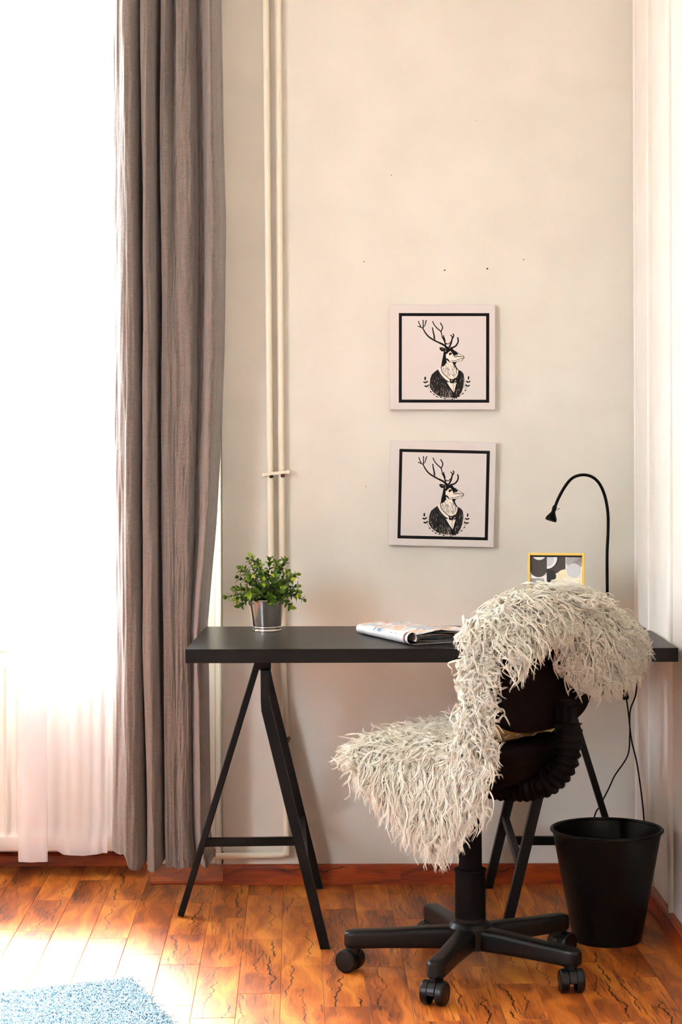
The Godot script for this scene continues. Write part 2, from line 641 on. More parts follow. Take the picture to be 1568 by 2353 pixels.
# ------------------------------------------------------------------ fur
class Fleece:
	var v := PackedVector3Array()
	var n := PackedVector3Array()
	var idx := PackedInt32Array()

	func strand(pts: PackedVector3Array, r0: float, r1: float) -> void:
		var m := pts.size()
		var k := v.size()
		var nx := (pts[1] - pts[0]).cross(Vector3(0.31, 0.2, 0.93)).normalized()
		for i in m:
			var t := (pts[mini(i + 1, m - 1)] - pts[maxi(i - 1, 0)]).normalized()
			nx = (nx - t * nx.dot(t)).normalized()
			var ny := t.cross(nx)
			var f := float(i) / (m - 1)
			var r := lerpf(r0, r1, f * f)
			for j in 3:
				var d: Vector3 = nx if j == 0 else (nx * -0.5 + ny * (0.866 if j == 1 else -0.866))
				v.append(pts[i] + d * r)
				n.append(d)
		for i in m - 1:
			var a := k + i * 3
			for j in 3:
				var p := a + j
				var q := a + (j + 1) % 3
				idx.append(p); idx.append(p + 3); idx.append(q)
				idx.append(q); idx.append(p + 3); idx.append(q + 3)

	func mesh() -> ArrayMesh:
		var a := []
		a.resize(Mesh.ARRAY_MAX)
		a[Mesh.ARRAY_VERTEX] = v
		a[Mesh.ARRAY_NORMAL] = n
		a[Mesh.ARRAY_INDEX] = idx
		var m := ArrayMesh.new()
		m.add_surface_from_arrays(Mesh.PRIMITIVE_TRIANGLES, a)
		return m


# locks of wool over a sheet of points; lay(point, normal) is the way they lie, side the face they grow on
func grow(f: Fleece, p: Array, side: float, locks: int, length: float, lay: Callable, fall := 0.8, curl := 0.006, lift := 0.75, seed_ := 1) -> void:
	var r := RandomNumberGenerator.new()
	r.seed = seed_
	var ni: int = p.size() - 1
	var nj: int = p[0].size() - 1
	var areas := PackedFloat32Array()
	var total := 0.0
	for i in ni:
		for j in nj:
			var a: Vector3 = p[i][j]
			total += (p[i + 1][j] - a).cross(p[i][j + 1] - a).length()
			areas.append(total)
	for k in locks:
		var cell := areas.bsearch(r.randf() * total)
		cell = mini(cell, areas.size() - 1)
		var i := cell / nj
		var j := cell % nj
		var u := r.randf()
		var w := r.randf()
		var a: Vector3 = p[i][j].lerp(p[i][j + 1], w)
		var b: Vector3 = p[i + 1][j].lerp(p[i + 1][j + 1], w)
		var root := a.lerp(b, u)
		var nn := ((p[i + 1][j] - p[i][j]) as Vector3).cross(p[i][j + 1] - p[i][j]).normalized() * side
		var l: Vector3 = lay.call(root, nn)
		l = (l - nn * l.dot(nn)).normalized()
		var d := (nn * lift + l * 0.7 + Vector3(r.randf_range(-0.5, 0.5), r.randf_range(-0.4, 0.4), r.randf_range(-0.5, 0.5))).normalized()
		var len := length * r.randf_range(0.65, 1.2)
		var steps := 10
		var s1 := d.cross(nn + Vector3(0.01, 0.02, 0.013)).normalized()
		var s2 := d.cross(s1)
		var ph := r.randf() * TAU
		var waves := r.randf_range(5.0, 9.0)
		var amp := curl * r.randf_range(0.7, 1.9)
		var guide := PackedVector3Array()
		var pos := root
		var dir := d
		for q in steps + 1:
			var s := float(q) / steps
			var wob := s1 * (sin(ph + s * waves) - sin(ph)) * amp * minf(1.0, s * 2.0) + s2 * (cos(ph * 1.7 + s * waves * 0.8) - cos(ph * 1.7)) * amp * 0.7 * minf(1.0, s * 2.0)
			guide.append(pos + wob)
			dir = (dir + Vector3.DOWN * fall * 1.6 / steps + l * 0.5 / steps).normalized()
			var into := dir.dot(nn)
			if into < 0.10:
				dir = (dir + nn * (0.10 - into)).normalized()
			pos += dir * len / steps
		for c in 4:
			var o := (s1 * r.randf_range(-1, 1) + l * r.randf_range(-1, 1)) * 0.0042
			var o2 := Vector3(r.randf_range(-1, 1), r.randf_range(-1, 1), r.randf_range(-1, 1)) * 0.0019
			var cut := r.randf_range(0.85, 1.0)
			var pts := PackedVector3Array()
			for q in steps + 1:
				var s := float(q) / steps
				var g := guide[q]
				if q > 0:
					g = guide[q - 1].lerp(guide[q], cut) if q == steps else g
				pts.append(g + o * (1.0 - 0.75 * s) + o2 * s)
			f.strand(pts, 0.00112, 0.00012)


# ------------------------------------------------------------------ the place
func _ready() -> void:
	rng.seed = 20

	# ---- camera: level, lens shifted down
	var cam := Camera3D.new()
	cam.name = "camera"
	cam.projection = Camera3D.PROJECTION_FRUSTUM
	cam.near = 0.1
	cam.far = 60.0
	cam.size = 2353.0 / FOCAL * 0.1
	cam.frustum_offset = Vector2(-59.0, -148.5) / FOCAL * 0.1
	cam.position = Vector3(0, 1.23, 5.45)
	cam.rotation.z = -0.003
	add_child(cam)
	cam.current = true

	# ---- sky and exposure
	var sky := ProceduralSkyMaterial.new()
	sky.sky_top_color = Color(0.90, 0.94, 1.0)
	sky.sky_horizon_color = Color(0.94, 0.975, 1.0)
	sky.ground_horizon_color = Color(0.83, 0.855, 0.87)
	sky.ground_bottom_color = Color(0.60, 0.61, 0.61)
	sky.sky_energy_multiplier = 1.0
	sky.ground_energy_multiplier = 1.0
	var env := Environment.new()
	env.background_mode = Environment.BG_SKY
	env.sky = Sky.new()
	env.sky.sky_material = sky
	env.background_energy_multiplier = 40.0
	env.tonemap_mode = Environment.TONE_MAPPER_LINEAR
	env.tonemap_exposure = 1.15
	env.sdfgi_enabled = true
	env.ssao_enabled = true
	env.ssil_enabled = true
	var we := WorldEnvironment.new()
	we.name = "world_environment"
	we.environment = env
	add_child(we)

	# ---- sun through the window behind the sheer curtain, softened by it
	var sun := DirectionalLight3D.new()
	sun.name = "sun"
	sun.light_energy = 9.0
	sun.light_color = Color(1.0, 0.97, 0.93)
	sun.light_angular_distance = 15.0
	sun.shadow_enabled = true
	add_child(sun)
	sun.look_at_from_position(Vector3.ZERO, Vector3(0.19, -0.82, 1.0))

	room()
	window_side()
	pipes()
	desk()
	pictures()
	chair()
	sheepskin()
	bin()
	lamp()
	photo_frame()
	plant()
	magazine()
	rug()


func room() -> void:
	var wall := plaster(Color(0.90, 0.885, 0.835), 1)
	var white := plaster(Color(0.95, 0.935, 0.90), 2)
	var woods: Array[StandardMaterial3D] = []
	for i in 12:
		woods.append(textured(wood_image(100 + i * 13, [-0.02, 0.08, 0.16, -0.05, 0.1, -0.1, 0.04, 0.2, 0.02, 0.12, -0.06, 0.06][i], [0.0, 0.18, -0.3, 0.12, -0.05, 0.2, -0.4, -0.1, 0.15, 0.1, 0.0, -0.3][i]), 0.44, 0.5))

	# floor: a bed with rows of boards laid nearly square to the back wall
	var s := Shape.new()
	s.box(Vector3(4.6, 0.2, 8.0), at(-1.0, -0.1085, 3.4), 0.0)
	var floor_ := put("floor", s.mesh(), paint(Color(0.55, 0.28, 0.12), 0.4))
	structure(floor_, "orange brown wood floor of short boards with black veins", "floor")
	var w := 0.097
	var boards := {}
	var turn := 0.037
	var side := Vector3(cos(turn), 0, -sin(turn))
	var deep := Vector3(sin(turn), 0, cos(turn))
	for col in range(-15, 16):
		var z := rng.randf_range(-0.62, -0.30)
		while z < 1.75:
			var len: float = [0.28, 0.34, 0.41, 0.48, 0.56][rng.randi() % 5]
			var mid := Vector3(-0.529 + w * (col + 0.5), 0, 0) + side * 0.0 + deep * (z + len * 0.5)
			if not boards.has(len):
				boards[len] = board(w - 0.0006, len - 0.0006)
			var kind := rng.randi() % woods.size()
			var flip := rng.randi() % 2
			z += len
			if mid.x > 0.93 or mid.x < -2.03 or mid.z - len * 0.5 < -0.30:
				if mid.z - len * 0.5 < -0.30 and mid.z + len * 0.5 > -0.26:
					pass
				else:
					continue
			var b := put("plank", boards[len], woods[kind], floor_)
			b.position = mid + Vector3(0, -0.0045 + rng.randf_range(-0.0002, 0.0002), 0)
			b.rotation.y = turn + PI * flip

	# walls with their thickness
	s = Shape.new()
	s.box(Vector3(1.648, 3.4, 0.45), at(0.416, 1.6, -0.225), 0.0)
	var back := put("wall_back", s.mesh(), wall)
	structure(back, "cream plaster back wall behind the desk", "wall")
	var hole := paint(Color(0.10, 0.08, 0.07), 0.8)
	for q in [[0.2215, 1.729, 0.0022], [0.342, 1.733, 0.0026], [-0.006, 1.754, 0.0016], [0.445, 1.758, 0.0016], [0.072, 1.998, 0.0014], [0.312, 2.15, 0.001], [-0.003, 1.12, 0.0012]]:
		var h := Shape.new()
		h.lathe(PackedVector2Array([Vector2(q[2], -0.002), Vector2(q[2], 0.0005), Vector2(q[2] * 0.5, 0.0008), Vector2(0.00001, 0.0008)]), Transform3D(Basis(Vector3.RIGHT, PI / 2), Vector3.ZERO), 10)
		put("nail", h.mesh(), hole, back).position = Vector3(q[0], q[1], 0)

	# right wall, a degree out of square; near the corner a boxed strip with two beads
	var rt := at(0.757, 0, 0, Vector3(0, 0.0187, 0))
	s = Shape.new()
	s.box(Vector3(0.25, 3.4, 7.6), rt * at(0.125, 1.6, 3.55), 0.0)
	var right := put("wall_right", s.mesh(), white)
	structure(right, "whitewashed right wall beside the desk", "wall")
	s = Shape.new()
	for q in [[0.012, 0.022, 0.006], [0.10, 0.16, 0.009], [0.272, 0.03, 0.014]]:
		s.box(Vector3(q[2] * 2.0, 3.3, q[1]), rt * at(0, 1.65, q[0] + q[1] * 0.5), 0.004)
	for q in [[0.105, 0.006, 0.011], [0.262, 0.007, 0.014], [0.585, 0.010, 0.006]]:
		var pth := PackedVector3Array([rt * Vector3(-q[2] * 0.4, 0.0, q[0]), rt * Vector3(-q[2] * 0.4, 3.3, q[0])])
		s.tube(pth, PackedFloat32Array([q[1]]), 12, false)
	var strip := put("trim_1", s.mesh(), white)
	structure(strip, "white vertical moulding on the right wall by the corner", "moulding")

	s = Shape.new()
	s.box(Vector3(4.6, 0.2, 8.2), at(-1.0, 3.4, 3.4), 0.0)
	var ceil := put("ceiling", s.mesh(), white)
	structure(ceil, "plain white ceiling above the frame", "ceiling")
	s = Shape.new()
	s.box(Vector3(4.6, 3.4, 0.25), at(-1.0, 1.6, 7.25), 0.0)
	structure(put("wall_front", s.mesh(), wall), "plain plaster wall behind the camera", "wall")

	# left wall with two tall windows
	s = Shape.new()
	s.box(Vector3(0.3, 1.27, 7.7), at(-3.05, 0.615, 3.4), 0.0)
	s.box(Vector3(0.3, 0.2, 7.7), at(-3.05, 3.25, 3.4), 0.0)
	for q in [[-0.45, 3.5], [4.8, 7.2]]:
		s.box(Vector3(0.3, 1.92, q[1] - q[0]), at(-3.05, 2.20, (q[0] + q[1]) * 0.5), 0.0)
	structure(put("wall_left", s.mesh(), wall), "plaster wall with a high window, left of the frame", "wall")
	for q in [[3.5, 4.8]]:
		var win := Node3D.new()
		win.name = numbered("window_1", self).replace("window_1_001", "window_2")
		add_child(win)
		win.position = Vector3(-3.1, 1.25, (q[0] + q[1]) * 0.5)
		structure(win, "white window in the left wall beside the camera", "window")
		sash(win, 1.3, 1.9, Basis(Vector3.UP, PI / 2), false)

	# skirting boards
	var sk := textured(wood_image(77, -0.13, -0.15), 0.4, 0.5)
	sk.albedo_color = Color(0.95, 0.74, 0.62)
	s = Shape.new()
	skirt(s, Vector3(-0.408, 0, 0), Vector3(0.757, 0, 0), 0.056, 0.014)
	structure(put("baseboard_back", s.mesh(), sk), "reddish brown wooden skirting along the back wall", "skirting")
	s = Shape.new()
	skirt(s, rt * Vector3(0, 0, 0.0), rt * Vector3(0, 0, 2.6), 0.058, 0.016)
	structure(put("baseboard_right", s.mesh(), sk), "brown wooden skirting along the right wall", "skirting")
	s = Shape.new()
	s.box(Vector3(0.206, 0.009, 0.232), at(-0.512, 0.0045, -0.111), 0.0015)
	structure(put("trim_4", s.mesh(), sk), "flat brown board on the floor at the foot of the white casing", "floor board")
	s = Shape.new()
	skirt(s, Vector3(-2.0, 0, -0.25), Vector3(-0.412, 0, -0.25), 0.040, 0.014)
	structure(put("baseboard_niche", s.mesh(), sk), "brown wooden skirting below the radiator", "skirting")


func board(w: float, len: float) -> ArrayMesh:
	var s := Shape.new()
	var x := w * 0.5
	var z := len * 0.5
	var c := 0.0009
	var y := 0.0045
	var d := 0.0008
	var uv := func(p: Vector3) -> Vector2: return Vector2(p.x / w + 0.5, p.z / 0.56 + 0.5)
	var t: Array[Vector3] = [Vector3(-x + c, y, -z + c), Vector3(x - c, y, -z + c), Vector3(x - c, y, z - c), Vector3(-x + c, y, z - c)]
	var m: Array[Vector3] = [Vector3(-x, y - d, -z), Vector3(x, y - d, -z), Vector3(x, y - d, z), Vector3(-x, y - d, z)]
	s.quad(t[0], t[1], t[2], t[3], Vector3.UP, uv.call(t[0]), uv.call(t[1]), uv.call(t[2]), uv.call(t[3]))
	for i in 4:
		var j := (i + 1) % 4
		var out := (m[i] + m[j]) * Vector3(1, 0, 1)
		s.quad(t[i], t[j], m[j], m[i], out + Vector3.UP * 0.1, uv.call(t[i]), uv.call(t[j]), uv.call(m[j]), uv.call(m[i]))
		s.quad(m[i], m[j], m[j] + Vector3.DOWN * 0.008, m[i] + Vector3.DOWN * 0.008, out, uv.call(m[i]), uv.call(m[j]), uv.call(m[j]), uv.call(m[i]))
	return s.mesh()


# a skirting board from a to b, standing out to the left of that way when seen from above
func skirt(s: Shape, a: Vector3, b: Vector3, h: float, t: float) -> void:
	var d := (b - a).normalized()
	var o := Vector3(d.z, 0, -d.x)
	if o.z < 0.0 or (absf(o.z) < 0.2 and o.x > 0.0):
		o = -o
	var prof := [Vector2(0, 0), Vector2(t, 0), Vector2(t, h - 0.010), Vector2(t - 0.004, h - 0.003), Vector2(t * 0.4, h), Vector2(0, h)]
	var len := a.distance_to(b)
	for i in prof.size() - 1:
		var p: Vector2 = prof[i]
		var q: Vector2 = prof[i + 1]
		var nn := Vector2(q.y - p.y, p.x - q.x)
		var pts := [a + o * p.x + Vector3.UP * p.y, b + o * p.x + Vector3.UP * p.y, b + o * q.x + Vector3.UP * q.y, a + o * q.x + Vector3.UP * q.y]
		var v0: float = p.y / 0.06 * 0.8
		var v1: float = q.y / 0.06 * 0.8
		s.quad(pts[0], pts[1], pts[2], pts[3], o * nn.x + Vector3.UP * nn.y, Vector2(v0, 0), Vector2(v0, len / 0.5), Vector2(v1, len / 0.5), Vector2(v1, 0))
	for e in [a, b]:
		var c: Vector3 = e
		s.quad(c, c + o * t, c + o * t + Vector3.UP * (h - 0.006), c + Vector3.UP * h, d * (1.0 if e == b else -1.0))


# a casement: frame, middle stile, transom and panes, in the plane turned by b
func sash(parent: Node3D, w: float, h: float, b: Basis, stile := true) -> void:
	var lac := paint(Color(0.93, 0.92, 0.89), 0.4)
	var glass := paint(Color(0.97, 0.99, 1.0, 0.06), 0.02)
	glass.transparency = BaseMaterial3D.TRANSPARENCY_ALPHA
	var t := Transform3D(b, Vector3.ZERO)
	var s := Shape.new()
	for x in [-w * 0.5 + 0.03, w * 0.5 - 0.03]:
		s.box(Vector3(0.06, h, 0.07), t * at(x, h * 0.5, 0), 0.006)
	for y in [0.03, h - 0.03]:
		s.box(Vector3(w - 0.12, 0.06, 0.07), t * at(0, y, 0), 0.006)
	if stile:
		s.box(Vector3(0.08, h - 0.12, 0.07), t * at(0, h * 0.5, 0), 0.006)
	put("window_frame", s.mesh(), lac, parent)
	var halves := [-0.25, 0.25] if stile else [0.0]
	for k in halves:
		var g := Shape.new()
		g.box(Vector3(w * (0.5 if stile else 1.0) - 0.10, h - 0.12, 0.004), t * at(k * w, h * 0.5, 0), 0.0)
		put("pane", g.mesh(), glass, parent)


func window_side() -> void:
	var white := plaster(Color(0.95, 0.94, 0.91), 4)
	var lac := paint(Color(0.93, 0.91, 0.86), 0.42)
	# the niche: wall under, over and left of the window
	var s := Shape.new()
	s.box(Vector3(1.6, 0.70, 0.2), at(-1.208, 0.33, -0.35), 0.0)
	s.box(Vector3(1.6, 0.36, 0.2), at(-1.208, 3.17, -0.35), 0.0)
	s.box(Vector3(0.24, 2.4, 0.10), at(-0.528, 1.85, -0.40), 0.0)
	s.box(Vector3(1.2, 3.4, 0.45), at(-2.6, 1.6, -0.225), 0.0)
	structure(put("wall_niche", s.mesh(), white), "white wall of the window niche behind the radiator", "wall")
	var win := Node3D.new()
	win.name = "window_3"
	add_child(win)
	win.position = Vector3(-1.31, 0.68, -0.36)
	structure(win, "tall bright window behind the sheer curtain", "window")
	sash(win, 1.4, 2.31, Basis.IDENTITY, false)
	s = Shape.new()
	s.box(Vector3(1.38, 0.03, 0.20), at(-1.31, 0.665, -0.16), 0.006)
	s.box(Vector3(1.38, 0.09, 0.02), at(-1.31, 0.61, -0.24), 0.004)
	structure(put("trim_2", s.mesh(), lac), "white window sill above the radiator", "window sill")
	# casing at the niche's right side: flat board and bead, a narrow gap to the plaster
	s = Shape.new()
	s.box(Vector3(0.205, 3.28, 0.125), at(-0.5485, 1.645, -0.2875), 0.003)
	s.box(Vector3(0.016, 3.28, 0.131), at(-0.4375, 1.645, -0.2845), 0.003)
	s.tube(PackedVector3Array([Vector3(-0.4345, 0.004, -0.219), Vector3(-0.4345, 3.28, -0.219)]), PackedFloat32Array([0.0055]), 12, false)
	structure(put("trim_3", s.mesh(), lac), "white wooden window casing with a bead, right of the grey curtain", "casing")

	radiator()
	sheer()
	curtain()


func radiator() -> void:
	var enamel := paint(Color(0.93, 0.925, 0.90), 0.35)
	var t := thing("radiator", "white panel radiator with upright flutes under the window", "radiator", Vector3(-1.30, 0, -0.17))
	var s := Shape.new()
	var rows := []
	var x0 := -0.58
	var x1 := 0.63
	var y0 := 0.072
	var y1 := 0.652
	var pitch := 0.0338
	var cols := int((x1 - x0) / pitch * 8.0)
	var ys := [y0, y0 + 0.006, y0 + 0.03, y0 + 0.042, y0 + 0.047, y0 + 0.058, y0 + 0.075, y1 - 0.075, y1 - 0.055, y1 - 0.045, y1 - 0.03, y1 - 0.006, y1]
	var deep := [-0.012, 0.0, 0.0, 0.0, 0.15, 1.0, 1.0, 1.0, 1.0, 0.2, 0.0, 0.0, -0.012]
	for i in ys.size():
		var row := PackedVector3Array()
		for c in cols + 1:
			var x := x0 + (x1 - x0) * c / cols
			var ph := fposmod((x - x0) / pitch, 1.0)
			var groove := smoothstep(0.10, 0.24, ph) * smoothstep(0.90, 0.76, ph)
			var z := 0.08
			if deep[i] < 0.0:
				z += deep[i]
			else:
				z -= groove * 0.009 * deep[i]
			row.append(Vector3(x, ys[i], z))
		rows.append(row)
	s.grid(rows, true)
	put("front_panel", s.mesh(), enamel, t)
	s = Shape.new()
	s.box(Vector3(x1 - x0, y1 - y0 - 0.01, 0.012), at(0, (y0 + y1) * 0.5, -0.02), 0.004)
	put("rear_panel", s.mesh(), enamel, t)
	for x in [x0, x1]:
		s = Shape.new()
		s.box(Vector3(0.006, y1 - y0, 0.10), at(x, (y0 + y1) * 0.5, 0.025), 0.002)
		put("side_cover", s.mesh(), enamel, t)
	s = Shape.new()
	s.box(Vector3(x1 - x0, 0.004, 0.10), at(0, y1, 0.025), 0.001)
	put("top_grille", s.mesh(), enamel, t)
	for x in [x0 + 0.12, x1 - 0.12]:
		s = Shape.new()
		s.box(Vector3(0.03, 0.3, 0.05), at(x, 0.3, -0.05), 0.002)
		put("bracket", s.mesh(), enamel, t)


func sheer() -> void:
	var m := paint(Color(0.98, 0.985, 1.0, 0.38), 0.9, 0.0, 0.1)
	m.transparency = BaseMaterial3D.TRANSPARENCY_ALPHA
	m.backlight = Color(0.95, 0.95, 0.97)
	m.cull_mode = BaseMaterial3D.CULL_DISABLED
	var t := thing("sheer_curtain", "thin white see-through curtain over the radiator and window", "curtain", Vector3(-0.8, 0, 0.03))
	# the way round its cross-section: (x, z), the first three laid double as one fold
	var path := PackedVector3Array()
	for q in [[-0.174, 0.034], [-0.150, 0.045], [-0.118, 0.044], [-0.094, 0.034], [-0.100, 0.022], [-0.135, 0.020], [-0.168, 0.016], [-0.168, 0.006], [-0.120, 0.002], [-0.08, 0.006], [-0.052, 0.002], [-0.03, 0.012], [0.0, 0.016], [0.025, 0.010], [0.045, 0.014], [0.058, 0.004], [0.070, 0.008]]:
		path.append(Vector3(q[0], 0, q[1]))
	path = smooth_path(path, 5)
	var cols := path.size()
	var nz := noise(8, 1.0, 2)
	var s := Shape.new()
	var hem := Shape.new()
	var rows := []
	var hems := []
	for i in 41:
		var f := i / 40.0
		var row := PackedVector3Array()
		var hrow := PackedVector3Array()
		for j in cols:
			var u := float(j) / (cols - 1)
			var bottom := 0.078 + 0.030 * smoothstep(0.36, 0.46, u) - 0.018 * smoothstep(0.55, 0.63, u) + 0.006 * smoothstep(0.75, 0.95, u)
			var y := lerpf(bottom, 3.05, pow(f, 1.6))
			var spread := 1.0 + 0.03 * sin(y * 2.0)
			var p := Vector3(path[j].x * spread, y, path[j].z + nz.get_noise_2d(u * 6.0, y * 1.1) * 0.010 * (1.0 - u * 0.4))
			row.append(p)
			if i < 4:
				hrow.append(p * Vector3(1, 0, 1) + Vector3(0, bottom + i * 0.009, 0.0012))
		rows.append(row)
		if i < 4:
			hems.append(hrow)
	s.grid(rows)
	put("cloth", s.mesh(), m, t)
	hem.grid(hems)
	put("hem", hem.mesh(), m, t)


func curtain() -> void:
	var linen := textured(linen_image(), 0.92, 0.1)
	linen.uv1_scale = Vector3(1, 1, 1)
	linen.backlight = Color(0.22, 0.195, 0.175)
	linen.rim_enabled = true
	linen.rim = 0.9
	var b := NoiseTexture2D.new()
	b.width = 512
	b.height = 512
	b.seamless = true
	b.as_normal_map = true
	b.bump_strength = 3.0
	b.noise = noise(44, 0.012, 5)
	linen.normal_enabled = true
	linen.normal_texture = b
	linen.normal_scale = 0.45
	var t := thing("curtain", "heavy brown grey linen curtain hanging in folds beside the window", "curtain", Vector3(-0.55, 0, 0.0))
	# cross-section: (place across in units of the photograph's old sheet, depth)
	var cs := []
	for q in [[256, 0.025], [257, 0.055], [264, 0.086], [276, 0.112], [289, 0.138], [298, 0.154], [310, 0.146], [317, 0.115], [319, 0.07], [317, 0.03], [322, 0.015], [328, 0.03], [327, 0.08], [331, 0.13], [342, 0.158], [353, 0.150], [359, 0.115], [357, 0.05], [358, 0.015], [366, 0.010], [370, 0.03], [369, 0.085], [376, 0.125], [390, 0.140], [402, 0.120], [411, 0.128], [425, 0.148], [440, 0.146], [449, 0.118], [455, 0.080], [464, 0.092], [479, 0.140], [492, 0.172], [502, 0.125], [508, 0.065], [511, 0.035]]:
		cs.append(Vector3(q[0], 0, q[1] + 0.018))
	var path := smooth_path(PackedVector3Array(cs), 6)
	var cols := path.size()
	var k := 0.001199
	var edge := Curve.new()
	edge.min_value = 400
	edge.max_value = 560
	edge.min_domain = 0.0
	edge.max_domain = 3.2
	for q in [[0.0, 490], [0.09, 488], [0.16, 477], [0.6, 474], [0.73, 471], [0.90, 484], [1.02, 493], [1.26, 505], [1.5, 513], [1.86, 517], [2.1, 512], [2.45, 508], [3.2, 506]]:
		edge.add_point(Vector2(q[0], q[1]), 0, 0, Curve.TANGENT_LINEAR, Curve.TANGENT_LINEAR)
	var big := noise(21, 1.0, 3)
	var small := noise(22, 1.0, 3)
	var s := Shape.new()
	var rows := []
	var n_rows := 130
	for i in n_rows + 1:
		var f := float(i) / n_rows
		var row := PackedVector3Array()
		for j in cols:
			var u := float(j) / (cols - 1)
			var p := path[j]
			var bottom := 0.078 + 0.040 * (1.0 - smoothstep(286.0, 300.0, p.x)) + 0.012 * smoothstep(450.0, 500.0, p.x) + 0.004 * sin(u * 60.0)
			var y := lerpf(bottom, 3.15, f)
			var right := edge.sample(y)
			var px := p.x
			if px > 400.0:
				px = 400.0 + (px - 400.0) * (right - 400.0) / (511.0 - 400.0)
			var low := 1.0 - smoothstep(0.1, 0.9, y)
			px += 7.0 * low * smoothstep(300.0, 330.0, p.x) * (1.0 - smoothstep(372.0, 430.0, p.x))
			px -= 9.0 * (1.0 - smoothstep(0.05, 0.5, y)) * (1.0 - smoothstep(256.0, 300.0, p.x))
			# the top: the second fold opens into two
			var top := smoothstep(1.6, 2.5, y)
			var z: float = p.z - 0.05 * top * exp(-pow((p.x - 396.0) / 8.0, 2.0)) - 0.012 * exp(-pow((p.x - 425.0 + y * 8.0) / 5.0, 2.0))
			if p.x > 372.0 and p.x < 500.0:
				z = lerpf(z, 0.150 - 0.02 * pow((p.x - 430.0) / 70.0, 2.0), (1.0 - smoothstep(1.0, 2.1, y)) * 0.75 * smoothstep(372.0, 384.0, p.x) * (1.0 - smoothstep(440.0, 452.0, p.x)))
			z += big.get_noise_2d(u * 16.0, y * 1.3) * 0.012 + small.get_noise_2d(u * 70.0, y * 5.0) * 0.0035
			var seam := small.get_noise_2d(u * 26.0 + y * 1.6, y * 2.6)
			z -= 0.006 * clampf(1.0 - absf(seam) * 9.0, 0.0, 1.0) * smoothstep(385.0, 410.0, p.x)
			px += small.get_noise_2d(u * 9.0 + 40.0, y * 1.1) * 5.0 * smoothstep(262.0, 290.0, p.x) * (1.0 - smoothstep(485.0, 505.0, p.x))
			row.append(Vector3((px - 843.0) * k + 0.55, y, z))
		rows.append(row)
	s.grid(rows, false, false, Vector2(3.0, 12.0))
	put("cloth", s.mesh(), linen, t)
	s = Shape.new()
	var hems := []
	for i in 3:
		var row := PackedVector3Array()
		for j in cols:
			var p: Vector3 = rows[0][j]
			row.append(p + Vector3(0, i * 0.011 - 0.002, 0.002 - 0.0016 * absf(i - 1)))
		hems.append(row)
	s.grid(hems, false, false, Vector2(3.0, 0.1))
	put("hem", s.mesh(), linen, t)
	# rings and rod, above the frame
	s = Shape.new()
	s.tube(PackedVector3Array([Vector3(-1.55, 3.19, 0.09), Vector3(0.25, 3.19, 0.09)]), PackedFloat32Array([0.012]), 14)
	var rod := thing("curtain_rod", "dark round rod that the linen curtain hangs from", "curtain rod", Vector3(-0.55, 0, 0))
	put("rod", s.mesh(), paint(Color(0.12, 0.10, 0.09), 0.4), rod)
	for x in [-1.5, 0.2]:
		s = Shape.new()
		s.box(Vector3(0.02, 0.02, 0.10), at(x, 3.19, 0.04), 0.003)
		put("bracket", s.mesh(), paint(Color(0.12, 0.10, 0.09), 0.4), rod)


